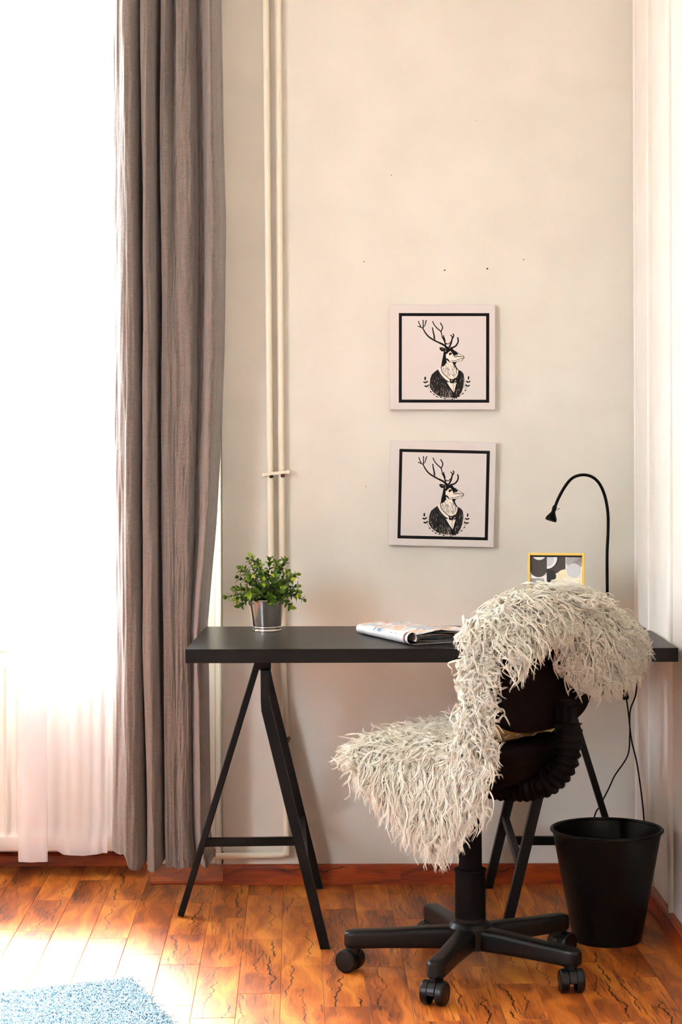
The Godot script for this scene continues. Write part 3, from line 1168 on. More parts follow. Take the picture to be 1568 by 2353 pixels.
func pipes() -> void:
	var cream := paint(Color(0.93, 0.90, 0.81), 0.28)
	var r := 0.0088
	var t := thing("heating_pipe", "cream painted heating pipe, left one of the upright pair", "pipe", Vector3(-0.27, 0, 0.018))
	var s := Shape.new()
	var pth := PackedVector3Array([Vector3(-0.0145, 3.25, 0), Vector3(0.0, 0.95, 0), Vector3(0.0012, 0.73, 0), Vector3(-0.002, 0.70, 0), Vector3(-0.012, 0.69, 0), Vector3(-0.05, 0.688, 0), Vector3(-0.12, 0.688, 0), Vector3(-0.150, 0.688, 0.0), Vector3(-0.172, 0.688, -0.012), Vector3(-0.180, 0.688, -0.05), Vector3(-0.180, 0.688, -0.20)])
	s.tube(smooth_path(pth, 8), PackedFloat32Array([r]), 20)
	put("pipe", s.mesh(), cream, t)
	t = thing("heating_pipe", "cream heating pipe that runs down behind the desk and bends left above the skirting", "pipe", Vector3(-0.235, 0, 0.018))
	s = Shape.new()
	pth = PackedVector3Array([Vector3(-0.0125, 3.25, 0), Vector3(-0.004, 0.95, 0), Vector3(0.004, 0.45, 0), Vector3(0.0065, 0.115, 0), Vector3(0.005, 0.097, 0), Vector3(-0.004, 0.087, 0), Vector3(-0.025, 0.085, 0), Vector3(-0.10, 0.084, 0), Vector3(-0.18, 0.082, 0), Vector3(-0.205, 0.081, 0.0), Vector3(-0.222, 0.081, -0.012), Vector3(-0.23, 0.081, -0.05), Vector3(-0.23, 0.081, -0.19)])
	s.tube(smooth_path(pth, 8), PackedFloat32Array([r]), 20)
	put("pipe", s.mesh(), cream, t)
	s = Shape.new()
	s.tube(PackedVector3Array([Vector3(0.003, 0.418, 0), Vector3(0.003, 0.402, 0)]), PackedFloat32Array([0.0125]), 16)
	s.tube(PackedVector3Array([Vector3(0.003, 0.41, 0.0), Vector3(0.018, 0.413, 0.0)]), PackedFloat32Array([0.0045]), 10)
	put("coupling", s.mesh(), paint(Color(0.55, 0.36, 0.20), 0.6), t)
	# the clamp that holds both
	var c := thing("pipe_clamp", "cream metal clamp across both heating pipes with a screw at each end", "clamp", Vector3(-0.255, 1.158, 0.0))
	s = Shape.new()
	s.box(Vector3(0.070, 0.0085, 0.004), at(0, 0, 0.0295, Vector3(0, 0, 0.12)), 0.0012)
	for x in [-0.034, 0.034]:
		s.box(Vector3(0.008, 0.009, 0.028), at(x, x * 0.12, 0.014, Vector3(0, 0, 0.12)), 0.001)
	put("bar", s.mesh(), cream, c)
	for x in [-0.034, 0.034]:
		s = Shape.new()
		s.lathe(PackedVector2Array([Vector2(0.0060, 0.0), Vector2(0.0060, 0.002), Vector2(0.0048, 0.0034), Vector2(0.00001, 0.0034)]), Transform3D(Basis(Vector3.RIGHT, PI / 2), Vector3(x, x * 0.12, 0.0305)), 20)
		put("screw", s.mesh(), cream, c)
	s = Shape.new()
	s.box(Vector3(0.011, 0.009, 0.012), at(-0.013, -0.009, 0.026, Vector3(0, 0, 0.12)), 0.002)
	put("rubber_pad", s.mesh(), paint(Color(0.03, 0.025, 0.025), 0.7), c)
	s = Shape.new()
	s.box(Vector3(0.011, 0.010, 0.012), at(0.019, -0.0065, 0.026, Vector3(0, 0, 0.0)), 0.002)
	put("rubber_pad", s.mesh(), paint(Color(0.33, 0.06, 0.03), 0.7), c)


func desk() -> void:
	var top := textured(blackwood_image(), 0.34, 0.3)
	top.uv1_triplanar = false
	var t := thing("tabletop", "long black wooden desk top lying on two black trestles", "tabletop", Vector3(0.157, 0.706, 0.45))
	var s := Shape.new()
	s.box(Vector3(1.2, 0.034, 0.6), at(0, 0.017, 0), 0.0012)
	put("board", s.mesh(), top, t)
	var steel := paint(Color(0.05, 0.045, 0.043), 0.45, 0.0, 0.25)
	trestle(Vector3(-0.268, 0, 0.37), 0.0485, false, "black steel trestle under the left end of the desk", steel)
	trestle(Vector3(0.478, 0, 0.37), -0.012, true, "black steel trestle under the right end of the desk behind the chair", steel)


# two bent legs on one side, one straight leg on the other, a bar on top and a cross of rails below
func trestle(where: Vector3, turn: float, mirrored: bool, label: String, m: Material) -> void:
	var t := thing("trestle", label, "trestle", where, turn, "")
	var k := -1.0 if mirrored else 1.0
	var s := Shape.new()
	s.box(Vector3(0.03, 0.022, 0.65), at(0, 0.6945, 0.01), 0.002)
	put("top_bar", s.mesh(), m, t)
	for z in [0.335, -0.315]:
		s = Shape.new()
		var w := 0.021
		# outline of a flat-sided leg: straight down, a bend, then out to the foot
		var o := PackedVector2Array([
			Vector2(-w * 0.5, 0.684), Vector2(-w * 0.5, 0.612), Vector2(-w * 0.42, 0.585), Vector2(0.134, 0.0), Vector2(0.158, 0.0),
			Vector2(0.020, 0.575), Vector2(w * 0.5, 0.622), Vector2(w * 0.5, 0.684)])
		if mirrored:
			for i in o.size():
				o[i].x = -o[i].x
		s.prism(o, 0.034, at(0, 0, z - 0.017))
		put("leg", s.mesh(), m, t)
	s = Shape.new()
	s.box(Vector3(0.030, 0.720, 0.017), along(Vector3(-0.224 * k, 0.004, 0), Vector3(-0.012 * k, 0.692, 0), Vector3.FORWARD), 0.002)
	put("leg", s.mesh(), m, t)
	s = Shape.new()
	s.box(Vector3(0.018, 0.022, 0.625), at(0.098 * k, 0.195, 0.01), 0.002)
	put("rail", s.mesh(), m, t)
	s = Shape.new()
	s.box(Vector3(0.262, 0.022, 0.018), at(-0.037 * k, 0.195, 0), 0.002)
	put("rail", s.mesh(), m, t)


func pictures() -> void:
	var pr := textured(deer_print(), 0.7, 0.3)
	var side := paint(Color(0.86, 0.835, 0.812), 0.7)
	for q in [[0.2147, 1.4827, -0.004, "upper of two square canvas prints of a stag in a suit"], [0.2125, 1.0985, -0.026, "lower, more tilted of two square canvas prints of a stag in a suit"]]:
		var t := thing("canvas_print", q[3], "picture", Vector3(q[0], q[1], 0.0), 0.0, "stag canvases on the back wall")
		t.rotation.z = q[2]
		var s := Shape.new()
		s.box(Vector3(0.297, 0.295, 0.018), at(0, 0, 0.010), 0.0015)
		put("stretched_canvas", s.mesh(), side, t)
		s = Shape.new()
		var h := 0.1465
		s.quad(Vector3(-h, h, 0.0194), Vector3(h, h, 0.0194), Vector3(h, -h, 0.0194), Vector3(-h, -h, 0.0194), Vector3.BACK)
		for e in [[Vector3(-h, h, 0.0194), Vector3(h, h, 0.0194), Vector3.UP], [Vector3(-h, -h, 0.0194), Vector3(h, -h, 0.0194), Vector3.DOWN], [Vector3(-h, -h, 0.0194), Vector3(-h, h, 0.0194), Vector3.LEFT], [Vector3(h, -h, 0.0194), Vector3(h, h, 0.0194), Vector3.RIGHT]]:
			s.quad(e[0], e[1], e[1] + Vector3(0, 0, -0.001), e[0] + Vector3(0, 0, -0.001), e[2], Vector2(0.01, 0.01), Vector2(0.01, 0.01), Vector2(0.01, 0.01), Vector2(0.01, 0.01))
		put("print", s.mesh(), pr, t)


const CHAIR_AT := Vector3(0.24, 0, 0.92)
const CHAIR_TURN := -0.621       # its back points to the right and towards the camera


func chair() -> void:
	var plastic := paint(Color(0.04, 0.04, 0.042), 0.36, 0.0, 0.35)
	var dull := paint(Color(0.05, 0.038, 0.034), 0.6, 0.0, 0.15)
	var cloth := paint(Color(0.075, 0.045, 0.036), 0.95, 0.0, 0.1)
	var t := thing("office_chair", "black swivel chair on five castors, turned to the left, its back to the room", "chair", CHAIR_AT, CHAIR_TURN)
	# base
	var s := Shape.new()
	s.lathe(PackedVector2Array([Vector2(0.030, 0.058), Vector2(0.052, 0.060), Vector2(0.052, 0.108), Vector2(0.044, 0.118), Vector2(0.037, 0.121), Vector2(0.037, 0.128), Vector2(0.00001, 0.128)]), Transform3D(), 36)
	put("hub", s.mesh(), plastic, t)
	var ends := [181.0, 109.0, 37.0, -35.0, -107.0]
	var axles := [[0.50, -0.86], [0.90, 0.42], [0.99, -0.10], [0.7, 0.7], [0.2, 0.98]]
	for i in 5:
		var a: float = deg_to_rad(ends[i])
		var out := Vector3(cos(a), 0, sin(a)).rotated(Vector3.UP, -CHAIR_TURN)
		s = Shape.new()
		var x := Vector3.UP.cross(out).normalized()
		var place := Transform3D(Basis(x, out, x.cross(out)), Vector3(0, 0.083, 0))
		var tip := 0.296
		# along the arm: (reach, half width, half height), its top sloping a little to the tip
		stack(s, [[0.03, 0.026, 0.027], [0.10, 0.023, 0.025], [0.20, 0.021, 0.022], [0.262, 0.022, 0.0215], [0.282, 0.021, 0.0205], [tip - 0.004, 0.016, 0.018], [tip, 0.010, 0.014]], 4.0, place, func(p: Vector3) -> Vector3: return p + Vector3(0, 0, 0.006 * smoothstep(0.05, 0.3, p.y)), 28)
		s.lathe(PackedVector2Array([Vector2(0.013, 0.040), Vector2(0.015, 0.046), Vector2(0.015, 0.064)]), at(out.x * 0.272, 0, out.z * 0.272), 20)
		put("base_arm", s.mesh(), plastic, t)
		var ax := Vector3(axles[i][0], 0, axles[i][1]).normalized().rotated(Vector3.UP, -CHAIR_TURN)
		var fw := ax.cross(Vector3.UP)
		if fw.dot(out) > 0.0:
			fw = -fw
		var c := Node3D.new()
		c.name = numbered("caster", t)
		t.add_child(c)
		c.position = out * 0.272 - fw * 0.012
		var hood := Shape.new()
		var hp := PackedVector2Array()
		for k in 13:
			var q := PI * k / 12.0
			hp.append(Vector2(cos(q), sin(q)) * 0.0275 + Vector2(0, 0.027))
		hp.append(Vector2(-0.012, 0.022))
		hp.append(Vector2(0.012, 0.022))
		hood.prism(hp, 0.016, Transform3D(Basis(fw, Vector3.UP, fw.cross(Vector3.UP)), fw.cross(Vector3.UP) * -0.008))
		hood.lathe(PackedVector2Array([Vector2(0.010, 0.030), Vector2(0.010, 0.062)]), Transform3D(), 16)
		put("hood", hood.mesh(), plastic, c)
		for k in [-1.0, 1.0]:
			var wm := Shape.new()
			var wt := Transform3D(Basis(fw, ax * k, fw.cross(ax * k)), Vector3(0, 0.027, 0) + ax * k * 0.009)
			wm.lathe(PackedVector2Array([Vector2(0.0255, 0.0), Vector2(0.027, 0.002), Vector2(0.027, 0.014), Vector2(0.0262, 0.0165), Vector2(0.0238, 0.0182), Vector2(0.0232, 0.0172), Vector2(0.0222, 0.0172), Vector2(0.010, 0.0185), Vector2(0.00001, 0.019)]), wt, 32)
			put("wheel", wm.mesh(), plastic, c)
	# column of three tubes
	s = Shape.new()
	s.lathe(PackedVector2Array([Vector2(0.036, 0.125), Vector2(0.0355, 0.232), Vector2(0.034, 0.236), Vector2(0.0375, 0.236), Vector2(0.0375, 0.242), Vector2(0.0275, 0.244), Vector2(0.0265, 0.43)]), Transform3D(), 36)
	put("column", s.mesh(), dull, t)
	# mechanism under the seat, with its lever
	s = Shape.new()
	s.box(Vector3(0.22, 0.045, 0.12), at(0.02, 0.452, 0), 0.008)
	s.box(Vector3(0.16, 0.03, 0.05), at(0.13, 0.452, 0), 0.006)
	put("tilt_mechanism", s.mesh(), dull, t)
	s = Shape.new()
	s.tube(smooth_path(PackedVector3Array([Vector3(0.02, 0.452, 0.05), Vector3(0.03, 0.45, 0.14), Vector3(0.04, 0.445, 0.20)]), 4), PackedFloat32Array([0.005]), 10)
	put("lever", s.mesh(), dull, t)
	# seat
	var tilt := func(p: Vector3) -> Vector3: return p + Vector3(0, 0.014 * p.x / 0.22 + 0.006 * smoothstep(0.08, 0.20, p.x), 0)
	s = Shape.new()
	stack(s, [[0.440, 0.10, 0.11], [0.448, 0.165, 0.165], [0.468, 0.187, 0.190], [0.492, 0.193, 0.198], [0.500, 0.190, 0.195]], 3.2, Transform3D(), tilt, 48)
	put("seat_shell", s.mesh(), cloth, t)
	s = Shape.new()
	stack(s, [[0.498, 0.188, 0.193], [0.506, 0.198, 0.203], [0.522, 0.200, 0.205], [0.536, 0.193, 0.198], [0.545, 0.17, 0.175], [0.548, 0.10, 0.10]], 3.2, Transform3D(), tilt, 48)
	put("seat", s.mesh(), cloth, t)
	# backrest: upholstered front, shell behind, both curved round the sitter
	var bow := func(p: Vector3) -> Vector3: return p + Vector3(0, 0.028 * (1.0 - pow(p.x / 0.235, 2.0)) - 0.010 * (p.z / 0.15), 0)
	var bt := Transform3D(Basis(Vector3(0, 0, -1), Vector3(1, 0, 0), Vector3(0, -1, 0)), Vector3(0.175, 0.739, -0.018))
	s = Shape.new()
	stack(s, [[-0.034, 0.13, 0.08], [-0.030, 0.203, 0.123], [-0.020, 0.224, 0.144], [-0.004, 0.230, 0.150], [0.004, 0.228, 0.148]], 3.4, bt, bow, 56)
	put("backrest", s.mesh(), cloth, t)
	s = Shape.new()
	stack(s, [[0.003, 0.231, 0.151], [0.008, 0.235, 0.155], [0.016, 0.235, 0.155], [0.023, 0.229, 0.149], [0.026, 0.217, 0.137], [0.027, 0.213, 0.133], [0.0255, 0.208, 0.128], [0.027, 0.12, 0.06]], 3.4, bt, bow, 56)
	put("back_shell", s.mesh(), cloth, t)
	s = Shape.new()
	s.box(Vector3(0.032, 0.070, 0.050), at(0.246, 0.618, -0.018), 0.006)
	s.box(Vector3(0.016, 0.045, 0.034), at(0.262, 0.620, -0.018), 0.005)
	put("back_bracket", s.mesh(), dull, t)
	# bellows over the bar that carries the back
	s = Shape.new()
	var mid := smooth_path(PackedVector3Array([Vector3(0.256, 0.600, -0.014), Vector3(0.259, 0.56, -0.012), Vector3(0.250, 0.510, -0.006), Vector3(0.215, 0.468, 0), Vector3(0.160, 0.448, 0), Vector3(0.095, 0.442, 0), Vector3(0.03, 0.442, 0)]), 24)
	var radii := PackedFloat32Array()
	var run := 0.0
	for i in mid.size():
		if i > 0:
			run += mid[i].distance_to(mid[i - 1])
		var w := absf(fposmod(run / 0.0165, 1.0) * 2.0 - 1.0)
		radii.append(0.0255 + 0.0075 * w)
	s.tube(mid, radii, 22)
	put("bellows", s.mesh(), dull, t)


# the hide as sheets of points in the chair's own axes: x to the back, y up, z to the near side
func sheepskin() -> void:
	var wool := paint(Color(0.995, 0.975, 0.91), 0.85, 0.0, 0.1)
	wool.backlight = Color(0.75, 0.72, 0.65)
	var skin := paint(Color(0.80, 0.62, 0.36), 0.8, 0.0, 0.2)
	var t := thing("sheepskin", "long haired cream sheepskin draped over the seat and back of the swivel chair", "sheepskin", CHAIR_AT, CHAIR_TURN)
	var hide := Shape.new()
	var f := Fleece.new()
	var seat_y := func(x: float) -> float: return 0.554 + 0.018 * x / 0.22 + 0.016 * smoothstep(0.08, 0.20, x)

	# over the seat, falling a little over its front edge
	var p := []
	for i in 15:
		var u := i / 14.0
		var x := lerpf(-0.200, 0.135, u)
		var row := PackedVector3Array()
		for j in 15:
			var w := lerpf(0.212, -0.20, j / 14.0)
			var y: float = seat_y.call(x)
			var over := maxf(0.0, absf(w) - 0.175)
			y -= over * over * 14.0
			if x < -0.165:
				y -= pow((-0.165 - x) / 0.035, 2.0) * 0.014
			row.append(Vector3(x, y, w))
		p.append(row)
	hide.grid(p, face(p, Vector3.UP) < 0.0)
	grow(f, p, face(p, Vector3.UP), 1900, 0.056, func(_r: Vector3, _n: Vector3) -> Vector3: return Vector3(-0.45, 0, 0.8), 0.35, 0.008, 0.55, 2)
	grow(f, p.slice(0, 3), face(p, Vector3.UP), 260, 0.056, func(_r: Vector3, _n: Vector3) -> Vector3: return Vector3(-1.0, -0.4, 0.2), 0.7, 0.005, 0.6, 3)

	# the flap hanging down the near side of the seat
	var low := Curve.new()
	low.min_domain = -0.25
	low.max_domain = 0.25
	for q in [[-0.205, 0.505], [-0.15, 0.478], [-0.10, 0.445], [-0.03, 0.395], [0.03, 0.358], [0.075, 0.358], [0.115, 0.40], [0.16, 0.45], [0.21, 0.48]]:
		low.add_point(Vector2(q[0], q[1]), 0, 0, Curve.TANGENT_LINEAR, Curve.TANGENT_LINEAR)
	p = []
	for i in 17:
		var x := lerpf(-0.200, 0.20, i / 16.0)
		var row := PackedVector3Array()
		for j in 9:
			var d := j / 8.0
			var y := lerpf(seat_y.call(x) - 0.020, low.sample(x), d)
			row.append(Vector3(x * (1.0 - 0.12 * d) + 0.01 * d, y, 0.212 + 0.020 * sin(d * 2.2)))
		p.append(row)
	hide.grid(p, face(p, Vector3.BACK) < 0.0)
	grow(f, p, face(p, Vector3.BACK), 1450, 0.078, func(_r: Vector3, _n: Vector3) -> Vector3: return Vector3(0.25, -1.0, 0.0), 0.9, 0.0055, 0.55, 4)

	# up the front of the backrest
	var top_y := func(z: float) -> float: return 0.888 - 0.070 * pow(maxf(0.0, absf(z) - 0.07) / 0.15, 2.0)
	p = []
	for i in 13:
		var u := i / 12.0
		var row := PackedVector3Array()
		for j in 13:
			var z := lerpf(0.222, -0.215, j / 12.0)
			var y := lerpf(0.535, top_y.call(z), u)
			var x := 0.140 + 0.022 * u - 0.05 * exp(-u * 9.0) + 0.024 * (1.0 - pow(z / 0.215, 2.0)) - 0.012
			if z > 0.20:
				x += (z - 0.20) * 1.6
			row.append(Vector3(x, y, z))
		p.append(row)
	hide.grid(p, face(p, Vector3.LEFT) < 0.0)
	grow(f, p, face(p, Vector3.LEFT), 800, 0.056, func(_r: Vector3, _n: Vector3) -> Vector3: return Vector3(0, -0.5, 0.7), 0.8, 0.006, 0.8, 5)
	# the near edge, wrapped round towards the back
	p = []
	for i in 15:
		var y := lerpf(0.515, 0.850, i / 14.0)
		var row := PackedVector3Array()
		for j in 6:
			var a := j / 5.0
			row.append(Vector3(0.118 + 0.060 * a + 0.014 * (y - 0.53) / 0.3, y, 0.221 + 0.014 * sin(a * PI * 0.8)))
		p.append(row)
	hide.grid(p, face(p, Vector3.BACK) < 0.0)
	grow(f, p, face(p, Vector3.BACK), 800, 0.054, func(_r: Vector3, _n: Vector3) -> Vector3: return Vector3(1.0, -0.25, 0.15), 0.35, 0.007, 0.55, 6)

	# over the top, and the short fall behind at the near half
	p = []
	for i in 15:
		var u := i / 14.0
		var row := PackedVector3Array()
		for j in 15:
			var z := lerpf(0.222, -0.225, j / 14.0)
			var ty: float = top_y.call(z)
			var a := u * PI * 0.5 / 0.4
			var fall := 0.0
			var x := 0.152
			if u < 0.4:
				x = 0.196 - 0.046 * cos(a * 2.0 * 0.5 * 2.0 * 0.5 * 2.0)
				fall = 0.0
				x = 0.150 + 0.085 * (u / 0.4)
				fall = 0.022 * (1.0 - sin(u / 0.4 * PI)) - 0.010
			else:
				var d := (u - 0.4) / 0.6
				x = 0.235 + 0.020 * sin(d * PI * 0.6)
				var length := 0.050 - 0.045 * smoothstep(0.045, 0.0, z)
				fall = 0.012 + length * d
			x += 0.022 * (1.0 - pow(z / 0.23, 2.0)) - 0.008
			row.append(Vector3(x, ty - fall, z))
		p.append(row)
	hide.grid(p, face(p, Vector3.UP) < 0.0)
	grow(f, p, face(p, Vector3.UP), 1550, 0.064, func(_r: Vector3, _n: Vector3) -> Vector3: return Vector3(0.4, -1.0, 0.1), 0.95, 0.009, 0.55, 7)

	# the broad lobe that hangs behind the far shoulder
	p = []
	for i in 15:
		var a := i / 14.0
		var row := PackedVector3Array()
		for j in 15:
			var d := j / 14.0
			var bottom := 0.690 + (0.075 if a < 0.5 else 0.062) * pow(absf(a * 2.0 - 1.0), 2.2)
			var spread := sin(minf(d * 1.9, PI * 0.62))
			var w := lerpf(-0.014 + 0.012 * d, 0.215 + 0.128 * spread, a)
			var top: float = top_y.call(-w * 0.75) + 0.008
			var y := lerpf(top, bottom, d)
			var x := 0.185 + 0.088 * sin(minf(d * 2.4, PI * 0.5)) + 0.020 * sin(a * PI) - 0.02 * d * d
			row.append(Vector3(x, y, -w))
		p.append(row)
	hide.grid(p, face(p, Vector3.RIGHT) < 0.0)
	grow(f, p, face(p, Vector3.RIGHT), 2350, 0.062, func(r: Vector3, _n: Vector3) -> Vector3: return Vector3(0.2, -0.85, -0.8 * clampf((-r.z - 0.10) / 0.1, -0.7, 1.0)), 0.55, 0.011, 0.6, 8)

	put("hide", hide.mesh(), wool, t)
	var under := Shape.new()
	under.idx = hide.idx.duplicate()
	for i in range(0, under.idx.size(), 3):
		under.idx[i] = hide.idx[i + 1]
		under.idx[i + 1] = hide.idx[i]
	under.uv = hide.uv
	for i in hide.v.size():
		under.v.append(hide.v[i] - hide.n[i] * 0.003)
		under.n.append(-hide.n[i])
	put("hide_underside", under.mesh(), skin, t)
	var wl := put("wool", f.mesh(), wool, t)
	wl.set_meta("kind", "stuff")


# which way to turn the sheet's own normal so that it faces along d
func face(p: Array, d: Vector3) -> float:
	var sum := Vector3.ZERO
	for i in p.size() - 1:
		for j in p[0].size() - 1:
			sum += ((p[i + 1][j] - p[i][j]) as Vector3).cross(p[i][j + 1] - p[i][j])
	return 1.0 if sum.dot(d) > 0.0 else -1.0


func bin() -> void:
	var m := paint(Color(0.03, 0.03, 0.031), 0.33, 0.0, 0.3)
	var t := thing("waste_bin", "black round metal waste bin in the corner beside the chair", "bin", Vector3(0.597, 0, 0.625))
	var s := Shape.new()
	var prof := PackedVector2Array([Vector2(0.00001, 0.004), Vector2(0.082, 0.004), Vector2(0.0845, 0.0), Vector2(0.086, 0.004)])
	prof.append(Vector2(0.1355, 0.272))
	s.lathe(prof, Transform3D(), 72)
	s.lathe(PackedVector2Array([Vector2(0.1335, 0.272), Vector2(0.084, 0.010), Vector2(0.00001, 0.008)]), Transform3D(), 72)
	put("bucket", s.mesh(), m, t)
	s = Shape.new()
	var ring := PackedVector2Array()
	for k in 13:
		var a := TAU * k / 12.0
		ring.append(Vector2(0.1375 + 0.0042 * cos(a), 0.2745 + 0.0042 * sin(a)))
	s.lathe(ring, Transform3D(), 72)
	put("rolled_rim", s.mesh(), m, t)


func lamp() -> void:
	var m := paint(Color(0.016, 0.015, 0.015), 0.4, 0.0, 0.2)
	var chrome := paint(Color(0.75, 0.73, 0.70), 0.25, 0.9)
	var t := thing("desk_lamp", "black gooseneck lamp clamped to the back edge of the desk", "lamp", Vector3(0.655, 0.74, 0.19))
	var s := Shape.new()
	var neck := PackedVector3Array()
	for q in [[0.000, 0.03], [-0.001, 0.12], [-0.001, 0.20], [0.002, 0.265], [0.001, 0.315], [-0.008, 0.36], [-0.024, 0.393], [-0.046, 0.410], [-0.072, 0.413], [-0.096, 0.404], [-0.115, 0.382], [-0.132, 0.352], [-0.143, 0.325]]:
		neck.append(Vector3(q[0], q[1], 0))
	s.tube(smooth_path(neck, 6), PackedFloat32Array([0.0042]), 14)
	put("neck", s.mesh(), m, t)
	# head: collar and bell
	var down := Vector3(-0.30, -0.95, 0.10).normalized()
	var x := down.cross(Vector3.BACK).normalized()
	var ht := Transform3D(Basis(x, down, x.cross(down)), Vector3(-0.1425, 0.328, 0))
	s = Shape.new()
	s.lathe(PackedVector2Array([Vector2(0.0046, -0.002), Vector2(0.0062, 0.002), Vector2(0.0062, 0.010), Vector2(0.0054, 0.014), Vector2(0.0068, 0.019), Vector2(0.0105, 0.025), Vector2(0.0148, 0.033), Vector2(0.0158, 0.038), Vector2(0.0150, 0.041), Vector2(0.0138, 0.040)]), ht, 28)
	put("lamp_head", s.mesh(), m, t)
	s = Shape.new()
	s.lathe(PackedVector2Array([Vector2(0.0142, 0.0395), Vector2(0.008, 0.0375), Vector2(0.00001, 0.037)]), ht, 24)
	put("lens", s.mesh(), chrome, t)
	s = Shape.new()
	s.tube(PackedVector3Array([Vector3(-0.137, 0.318, 0.004), Vector3(-0.130, 0.323, 0.004)]), PackedFloat32Array([0.0009]), 6)
	put("switch_pin", s.mesh(), m, t)
	# clamp on the board's back edge
	s = Shape.new()
	s.box(Vector3(0.034, 0.012, 0.055), at(0, 0.0065, -0.018), 0.003)
	s.box(Vector3(0.034, 0.075, 0.008), at(0, -0.026, -0.0445), 0.002)
	s.box(Vector3(0.034, 0.008, 0.030), at(0, -0.060, -0.033), 0.002)
	s.tube(PackedVector3Array([Vector3(0, 0.010, 0), Vector3(0, 0.035, 0)]), PackedFloat32Array([0.008, 0.006]), 14)
	put("clamp", s.mesh(), m, t)
	# cable: down behind the board, an inline switch, and on to the floor
	var c := thing("lamp_cable", "thin black lamp cable with an inline switch hanging behind the desk", "cable", Vector3(0.70, 0, 0.09))
	var k := 0.001207
	var make := func(px: Array, flat: bool) -> PackedVector3Array:
		var o := PackedVector3Array()
		for i in range(0, px.size(), 2):
			var z: float = 0.0 if flat else 0.22 * smoothstep(1640.0, 1900.0, px[i + 1])
			var kk := k - z / FOCAL
			o.append(Vector3((px[i] - 843.0) * kk - 0.70, 1.23 - (px[i + 1] - 1028.0) * kk, z))
		return smooth_path(o, 6)
	s = Shape.new()
	s.tube(make.call([1398, 1440, 1440, 1470, 1466, 1510, 1465, 1550, 1460, 1598, 1447, 1636, 1446, 1690, 1441, 1738, 1412, 1783, 1398, 1812, 1378, 1852, 1364, 1880, 1356, 1960, 1360, 2016], true), PackedFloat32Array([0.0021]), 8)
	s.tube(make.call([1432, 1520, 1431, 1560, 1433, 1580], true), PackedFloat32Array([0.0021]), 8)
	var tail: PackedVector3Array = make.call([1438, 1606, 1443, 1645, 1449, 1700, 1461, 1752, 1470, 1812, 1477, 1880, 1480, 1960, 1470, 2060], false)
	for i in tail.size():
		tail[i].z += 0.006
	s.tube(tail, PackedFloat32Array([0.0021]), 8)
	put("cord", s.mesh(), m, c)
	s = Shape.new()
	s.box(Vector3(0.019, 0.042, 0.012), at((1435 - 843) * k - 0.70, 1.23 - (1592 - 1028.0) * k, 0.003, Vector3(0, 0, 0.09)), 0.004)
	put("inline_switch", s.mesh(), m, c)


func photo_frame() -> void:
	var gold := paint(Color(0.93, 0.77, 0.36), 0.45, 0.0, 0.5)
	var t := thing("picture_frame", "small gold picture frame with black and white shapes, standing on the desk behind the sheepskin", "picture frame", Vector3(0.5045, 0.741, 0.285), -0.16)
	t.rotation.x = -0.13
	var w := 0.152
	var h := 0.205
	var s := Shape.new()
	var b := 0.0065
	s.box(Vector3(b, h, 0.014), at(-w * 0.5 + b * 0.5, h * 0.5, 0), 0.001)
	s.box(Vector3(b, h, 0.014), at(w * 0.5 - b * 0.5, h * 0.5, 0), 0.001)
	s.box(Vector3(w - b * 2, b, 0.014), at(0, b * 0.5, 0), 0.001)
	s.box(Vector3(w - b * 2, b, 0.014), at(0, h - b * 0.5, 0), 0.001)
	put("frame", s.mesh(), gold, t)
	s = Shape.new()
	var x := w * 0.5 - b
	s.quad(Vector3(-x, h - b, 0.001), Vector3(x, h - b, 0.001), Vector3(x, b, 0.001), Vector3(-x, b, 0.001), Vector3.BACK)
	put("print", s.mesh(), textured(shapes_print(), 0.6), t)
	s = Shape.new()
	s.box(Vector3(w - b, h - b, 0.003), at(0, h * 0.5, -0.003), 0.0)
	s.box(Vector3(0.04, h * 0.8, 0.003), at(0, h * 0.4, -0.028, Vector3(0.25, 0, 0)), 0.0)
	put("backing", s.mesh(), paint(Color(0.12, 0.10, 0.09), 0.8), t)


